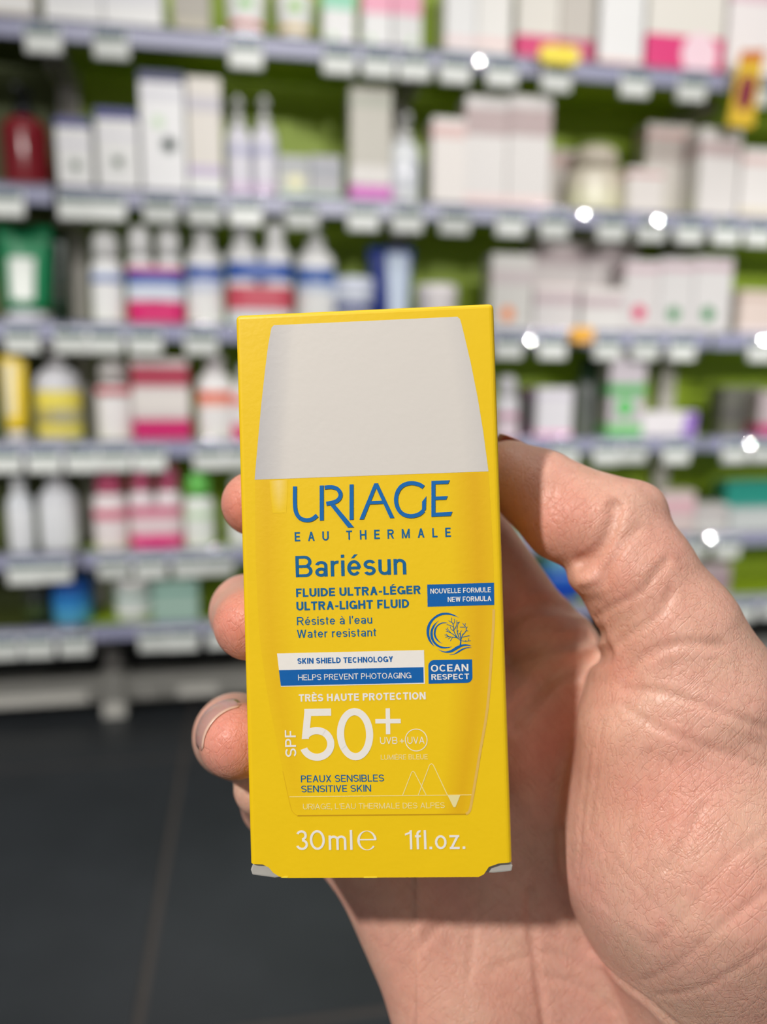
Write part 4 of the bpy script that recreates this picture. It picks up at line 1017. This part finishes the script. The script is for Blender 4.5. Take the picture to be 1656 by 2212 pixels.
def skin_material():
    m = bpy.data.materials.new('skin'); m.use_nodes = True; nt = m.node_tree; b = nt.nodes['Principled BSDF']
    N_ = nt.nodes.new; Lk = nt.links.new
    tc = N_('ShaderNodeTexCoord')
    def noise(sc, det=4, rough=.55, dist=0.0):
        n = N_('ShaderNodeTexNoise'); n.inputs['Scale'].default_value = sc; n.inputs['Detail'].default_value = det; n.inputs['Roughness'].default_value = rough; n.inputs['Distortion'].default_value = dist
        Lk(tc.outputs['Object'], n.inputs['Vector']); return n
    n1, n2 = noise(55, 4), noise(260, 5)
    at1 = N_('ShaderNodeAttribute'); at1.attribute_name = 'flush'
    r1 = N_('ShaderNodeValToRGB'); r1.color_ramp.elements[0].position = .32; r1.color_ramp.elements[1].position = .70
    r1.color_ramp.elements[0].color = lin((222, 181, 160)) + (1,); r1.color_ramp.elements[1].color = lin((225, 169, 153)) + (1,)
    Lk(n1.outputs['Fac'], r1.inputs[0])
    mx = N_('ShaderNodeMix'); mx.data_type = 'RGBA'; mx.blend_type = 'MIX'
    mx.inputs[7].default_value = lin((222, 132, 114)) + (1,)
    Lk(at1.outputs['Fac'], mx.inputs[0]); Lk(r1.outputs[0], mx.inputs[6])
    m2 = N_('ShaderNodeMix'); m2.data_type = 'RGBA'; m2.blend_type = 'MULTIPLY'; m2.inputs[0].default_value = .22
    r2 = N_('ShaderNodeValToRGB'); r2.color_ramp.elements[0].position = .35; r2.color_ramp.elements[0].color = (.72, .62, .58, 1); r2.color_ramp.elements[1].position = .6
    Lk(n2.outputs['Fac'], r2.inputs[0]); Lk(mx.outputs[2], m2.inputs[6]); Lk(r2.outputs[0], m2.inputs[7])
    # fine skin relief: cell furrows of two sizes plus pores
    def cells(sc, stretch):
        mp = N_('ShaderNodeMapping'); mp.inputs['Scale'].default_value = stretch; mp.inputs['Rotation'].default_value = (0.4, 0.7, 0.5)
        ad = N_('ShaderNodeVectorMath'); ad.operation = 'ADD'
        nz = noise(120, 2); sc_ = N_('ShaderNodeVectorMath'); sc_.operation = 'SCALE'; sc_.inputs['Scale'].default_value = .003
        Lk(nz.outputs['Color'], sc_.inputs[0]); Lk(tc.outputs['Object'], ad.inputs[0]); Lk(sc_.outputs[0], ad.inputs[1]); Lk(ad.outputs[0], mp.inputs['Vector'])
        v = N_('ShaderNodeTexVoronoi'); v.feature = 'DISTANCE_TO_EDGE'; v.inputs['Scale'].default_value = sc
        Lk(mp.outputs[0], v.inputs['Vector'])
        r = N_('ShaderNodeMapRange'); r.inputs[1].default_value = 0; r.inputs[2].default_value = .18; r.interpolation_type = 'SMOOTHSTEP'
        Lk(v.outputs['Distance'], r.inputs[0]); return r
    def lines(th, along, across, cut):
        mp = N_('ShaderNodeMapping'); mp.vector_type = 'TEXTURE'; mp.inputs['Rotation'].default_value = (0, th, 0); mp.inputs['Scale'].default_value = (1/along, 1/across, 1/across)
        ad = N_('ShaderNodeVectorMath'); ad.operation = 'ADD'
        nz = noise(70, 2); sc_ = N_('ShaderNodeVectorMath'); sc_.operation = 'SCALE'; sc_.inputs['Scale'].default_value = .0025
        Lk(nz.outputs['Color'], sc_.inputs[0]); Lk(tc.outputs['Object'], ad.inputs[0]); Lk(sc_.outputs[0], ad.inputs[1]); Lk(ad.outputs[0], mp.inputs['Vector'])
        v = N_('ShaderNodeTexNoise'); v.inputs['Scale'].default_value = 1.0; v.inputs['Detail'].default_value = 2; Lk(mp.outputs[0], v.inputs['Vector'])
        q = N_('ShaderNodeMath'); q.operation = 'SUBTRACT'; q.inputs[1].default_value = .5; Lk(v.outputs['Fac'], q.inputs[0])
        q2 = N_('ShaderNodeMath'); q2.operation = 'ABSOLUTE'; Lk(q.outputs[0], q2.inputs[0])
        r = N_('ShaderNodeMapRange'); r.inputs[1].default_value = 0; r.inputs[2].default_value = cut; r.interpolation_type = 'SMOOTHSTEP'
        Lk(q2.outputs[0], r.inputs[0]); return r
    l1, l2, l3 = lines(.95, 14, 430, .03), lines(-.75, 18, 520, .03), lines(1.5, 60, 1200, .06)
    c1, c2 = cells(620, (1, 1, .5)), cells(260, (1, .5, 1))
    def mul(a, k):
        q = N_('ShaderNodeMath'); q.operation = 'MULTIPLY'; q.inputs[1].default_value = k; Lk(a, q.inputs[0]); return q.outputs[0]
    def add(a, c):
        q = N_('ShaderNodeMath'); q.operation = 'ADD'; Lk(a, q.inputs[0]); Lk(c, q.inputs[1]); return q.outputs[0]
    m3 = N_('ShaderNodeMix'); m3.data_type = 'RGBA'; m3.blend_type = 'MULTIPLY'; m3.inputs[0].default_value = 1.0
    lm = N_('ShaderNodeMath'); lm.operation = 'MULTIPLY'; Lk(l1.outputs[0], lm.inputs[0]); Lk(l2.outputs[0], lm.inputs[1])
    r3 = N_('ShaderNodeValToRGB'); r3.color_ramp.elements[0].color = (.965, .93, .92, 1); r3.color_ramp.elements[1].color = (1, 1, 1, 1)
    Lk(lm.outputs[0], r3.inputs[0]); Lk(m2.outputs[2], m3.inputs[6]); Lk(r3.outputs[0], m3.inputs[7]); Lk(m3.outputs[2], b.inputs['Base Color'])
    hgt = add(add(add(mul(c1.outputs[0], .25), mul(l3.outputs[0], .30)), add(mul(l1.outputs[0], .5), mul(l2.outputs[0], .42))), add(mul(n2.outputs['Fac'], .5), mul(noise(1500, 3).outputs['Fac'], .25)))
    bp = N_('ShaderNodeBump'); bp.inputs['Strength'].default_value = .5; bp.inputs['Distance'].default_value = .00024
    Lk(hgt, bp.inputs['Height']); Lk(bp.outputs[0], b.inputs['Normal'])
    b.inputs['Roughness'].default_value = .42; b.inputs['Specular IOR Level'].default_value = .45
    b.inputs['Subsurface Weight'].default_value = .34; b.inputs['Subsurface Radius'].default_value = (1.0, .34, .18); b.inputs['Subsurface Scale'].default_value = .0022
    return m
hand_me = bpy.data.meshes.new('hand')
wl = wv - base_w
hand_me.from_pydata(wl.tolist(), [], HF.tolist()); hand_me.update()
# turn the faces outwards
_a = wl[HF[:, 0]]; _nv = np.cross(wl[HF[:, 1]] - _a, wl[HF[:, 2]] - _a)
_vol = (_a*_nv).sum()
if _vol < 0: hand_me.flip_normals()
hand_me.polygons.foreach_set('use_smooth', np.ones(len(hand_me.polygons), bool))
hand_me.materials.append(skin_material())
FLUSH = [((1230, 1105), 9, .5), ((1250, 1180), 5, .4), ((480, 1590), 10, .75), ((500, 1345), 9, .8), ((515, 1100), 9, .8), ((1390, 1250), 18, .22), ((1330, 1380), 12, .22), ((1440, 1720), 13, .35), ((1330, 1250), 9, .3), ((1330, 1440), 8, .3), ((900, 2120), 14, .3), ((1240, 1580), 8, .3), ((1560, 1900), 9, .25), ((1100, 2150), 12, .25)]
fl = np.zeros(len(HV))
fp = trace([f[0] for f in FLUSH])
for (px_, rr, k), q in zip(FLUSH, fp):
    fl = np.maximum(fl, k*np.exp(-(((HV - q)**2).sum(1))/(rr*rr)))
atr = hand_me.attributes.new('flush', 'FLOAT', 'POINT'); atr.data.foreach_set('value', fl.astype(np.float32))
hand = bpy.data.objects.new('hand', hand_me); COL.objects.link(hand); hand.location = base_w
tag(hand, 'bare left hand with fingers wrapped round the yellow carton', 'hand')

# nails
NAIL = bpy.data.materials.new('nail'); NAIL.use_nodes = True
_b = NAIL.node_tree.nodes['Principled BSDF']
_nz = NAIL.node_tree.nodes.new('ShaderNodeTexNoise'); _nz.inputs['Scale'].default_value = 300
_mx = NAIL.node_tree.nodes.new('ShaderNodeMix'); _mx.data_type = 'RGBA'; _mx.inputs[6].default_value = lin((198, 146, 138))+(1,); _mx.inputs[7].default_value = lin((214, 168, 158))+(1,)
NAIL.node_tree.links.new(_nz.outputs['Fac'], _mx.inputs[0]); NAIL.node_tree.links.new(_mx.outputs[2], _b.inputs['Base Color'])
_b.inputs['Roughness'].default_value = .25; _b.inputs['Coat Weight'].default_value = .4; _b.inputs['Subsurface Weight'].default_value = .3; _b.inputs['Subsurface Scale'].default_value = .001
NEDGE = mat((214, 178, 160), .3)
def nail(J0, J1, n, wd, ln, back=1.0, lift=.25, tilt=0.0):
    a_, b_ = C(*J0[:3]).astype(float), C(*J1[:3]).astype(float); r_ = J1[3]
    d = (b_ - a_)/np.linalg.norm(b_ - a_)
    n = np.array(n, float); n -= d*(n @ d); n /= np.linalg.norm(n)
    c = b_ - d*back + n*(r_ + lift); n = n + tilt*d
    th = math.degrees(math.asin(min(.95, wd/2/(r_*.95))))
    n = np.array(n, float); n /= np.linalg.norm(n); d = np.array(d, float); d -= n*(d @ n); d /= np.linalg.norm(d); s = np.cross(n, d)
    nu, nv = 14, 12; R = wd/2/math.sin(math.radians(th)); Vv, F, G = [], [], []
    for j in range(nv + 1):
        v = j/nv
        rim = 1 - .28*max(0, (.35 - v)/.35)**2 - .22*max(0, (v - .75)/.25)**2
        for i in range(nu + 1):
            u = (i/nu*2 - 1)*rim; a = math.radians(th)*u
            sag = .5*(1 - (2*i/nu - 1)**2)*max(0, v - .6)
            Vv.append(np.array(c) + d*((v - .5)*ln + sag) + s*R*math.sin(a) + n*(R*(math.cos(a) - 1) - 1.1*(2*v - 1)**2*.6))
    for j in range(nv):
        for i in range(nu):
            q = j*(nu+1)+i; (G if j >= nv-1 else F).append((q, q+1, q+nu+2, q+nu+1))
    V3 = c2w(np.array(Vv)) - base_w
    o = mesh('fingernail', V3, F + G, NAIL, hand, True); o.data.materials.append(NEDGE)
    for k, p in enumerate(o.data.polygons): p.material_index = 1 if k >= len(F) else 0
    sm_ = o.modifiers.new('thick', 'SOLIDIFY'); sm_.thickness = .0002; sm_.offset = 0
    return o
nail(FING['ring'][2], FING['ring'][3], (-.66, .62, -.1), 12.5, 11, .6, .5, .22)
nail(THUMB[1], THUMB[0], (.25, .62, .74), 11.5, 13, -.5, .3, .12)
nail(FING['middle'][2], FING['middle'][3], (-.95, .25, .1), 9.0, 9.5, 2.5, -.1, .04)
nail(FING['index'][2], FING['index'][3], (-.80, .40, .50), 8.8, 9, 2.5, -.1, .04)
nail(FING['little'][2], FING['little'][3], (-.75, .20, .60), 8.0, 8, 2.0, -.1, .04)
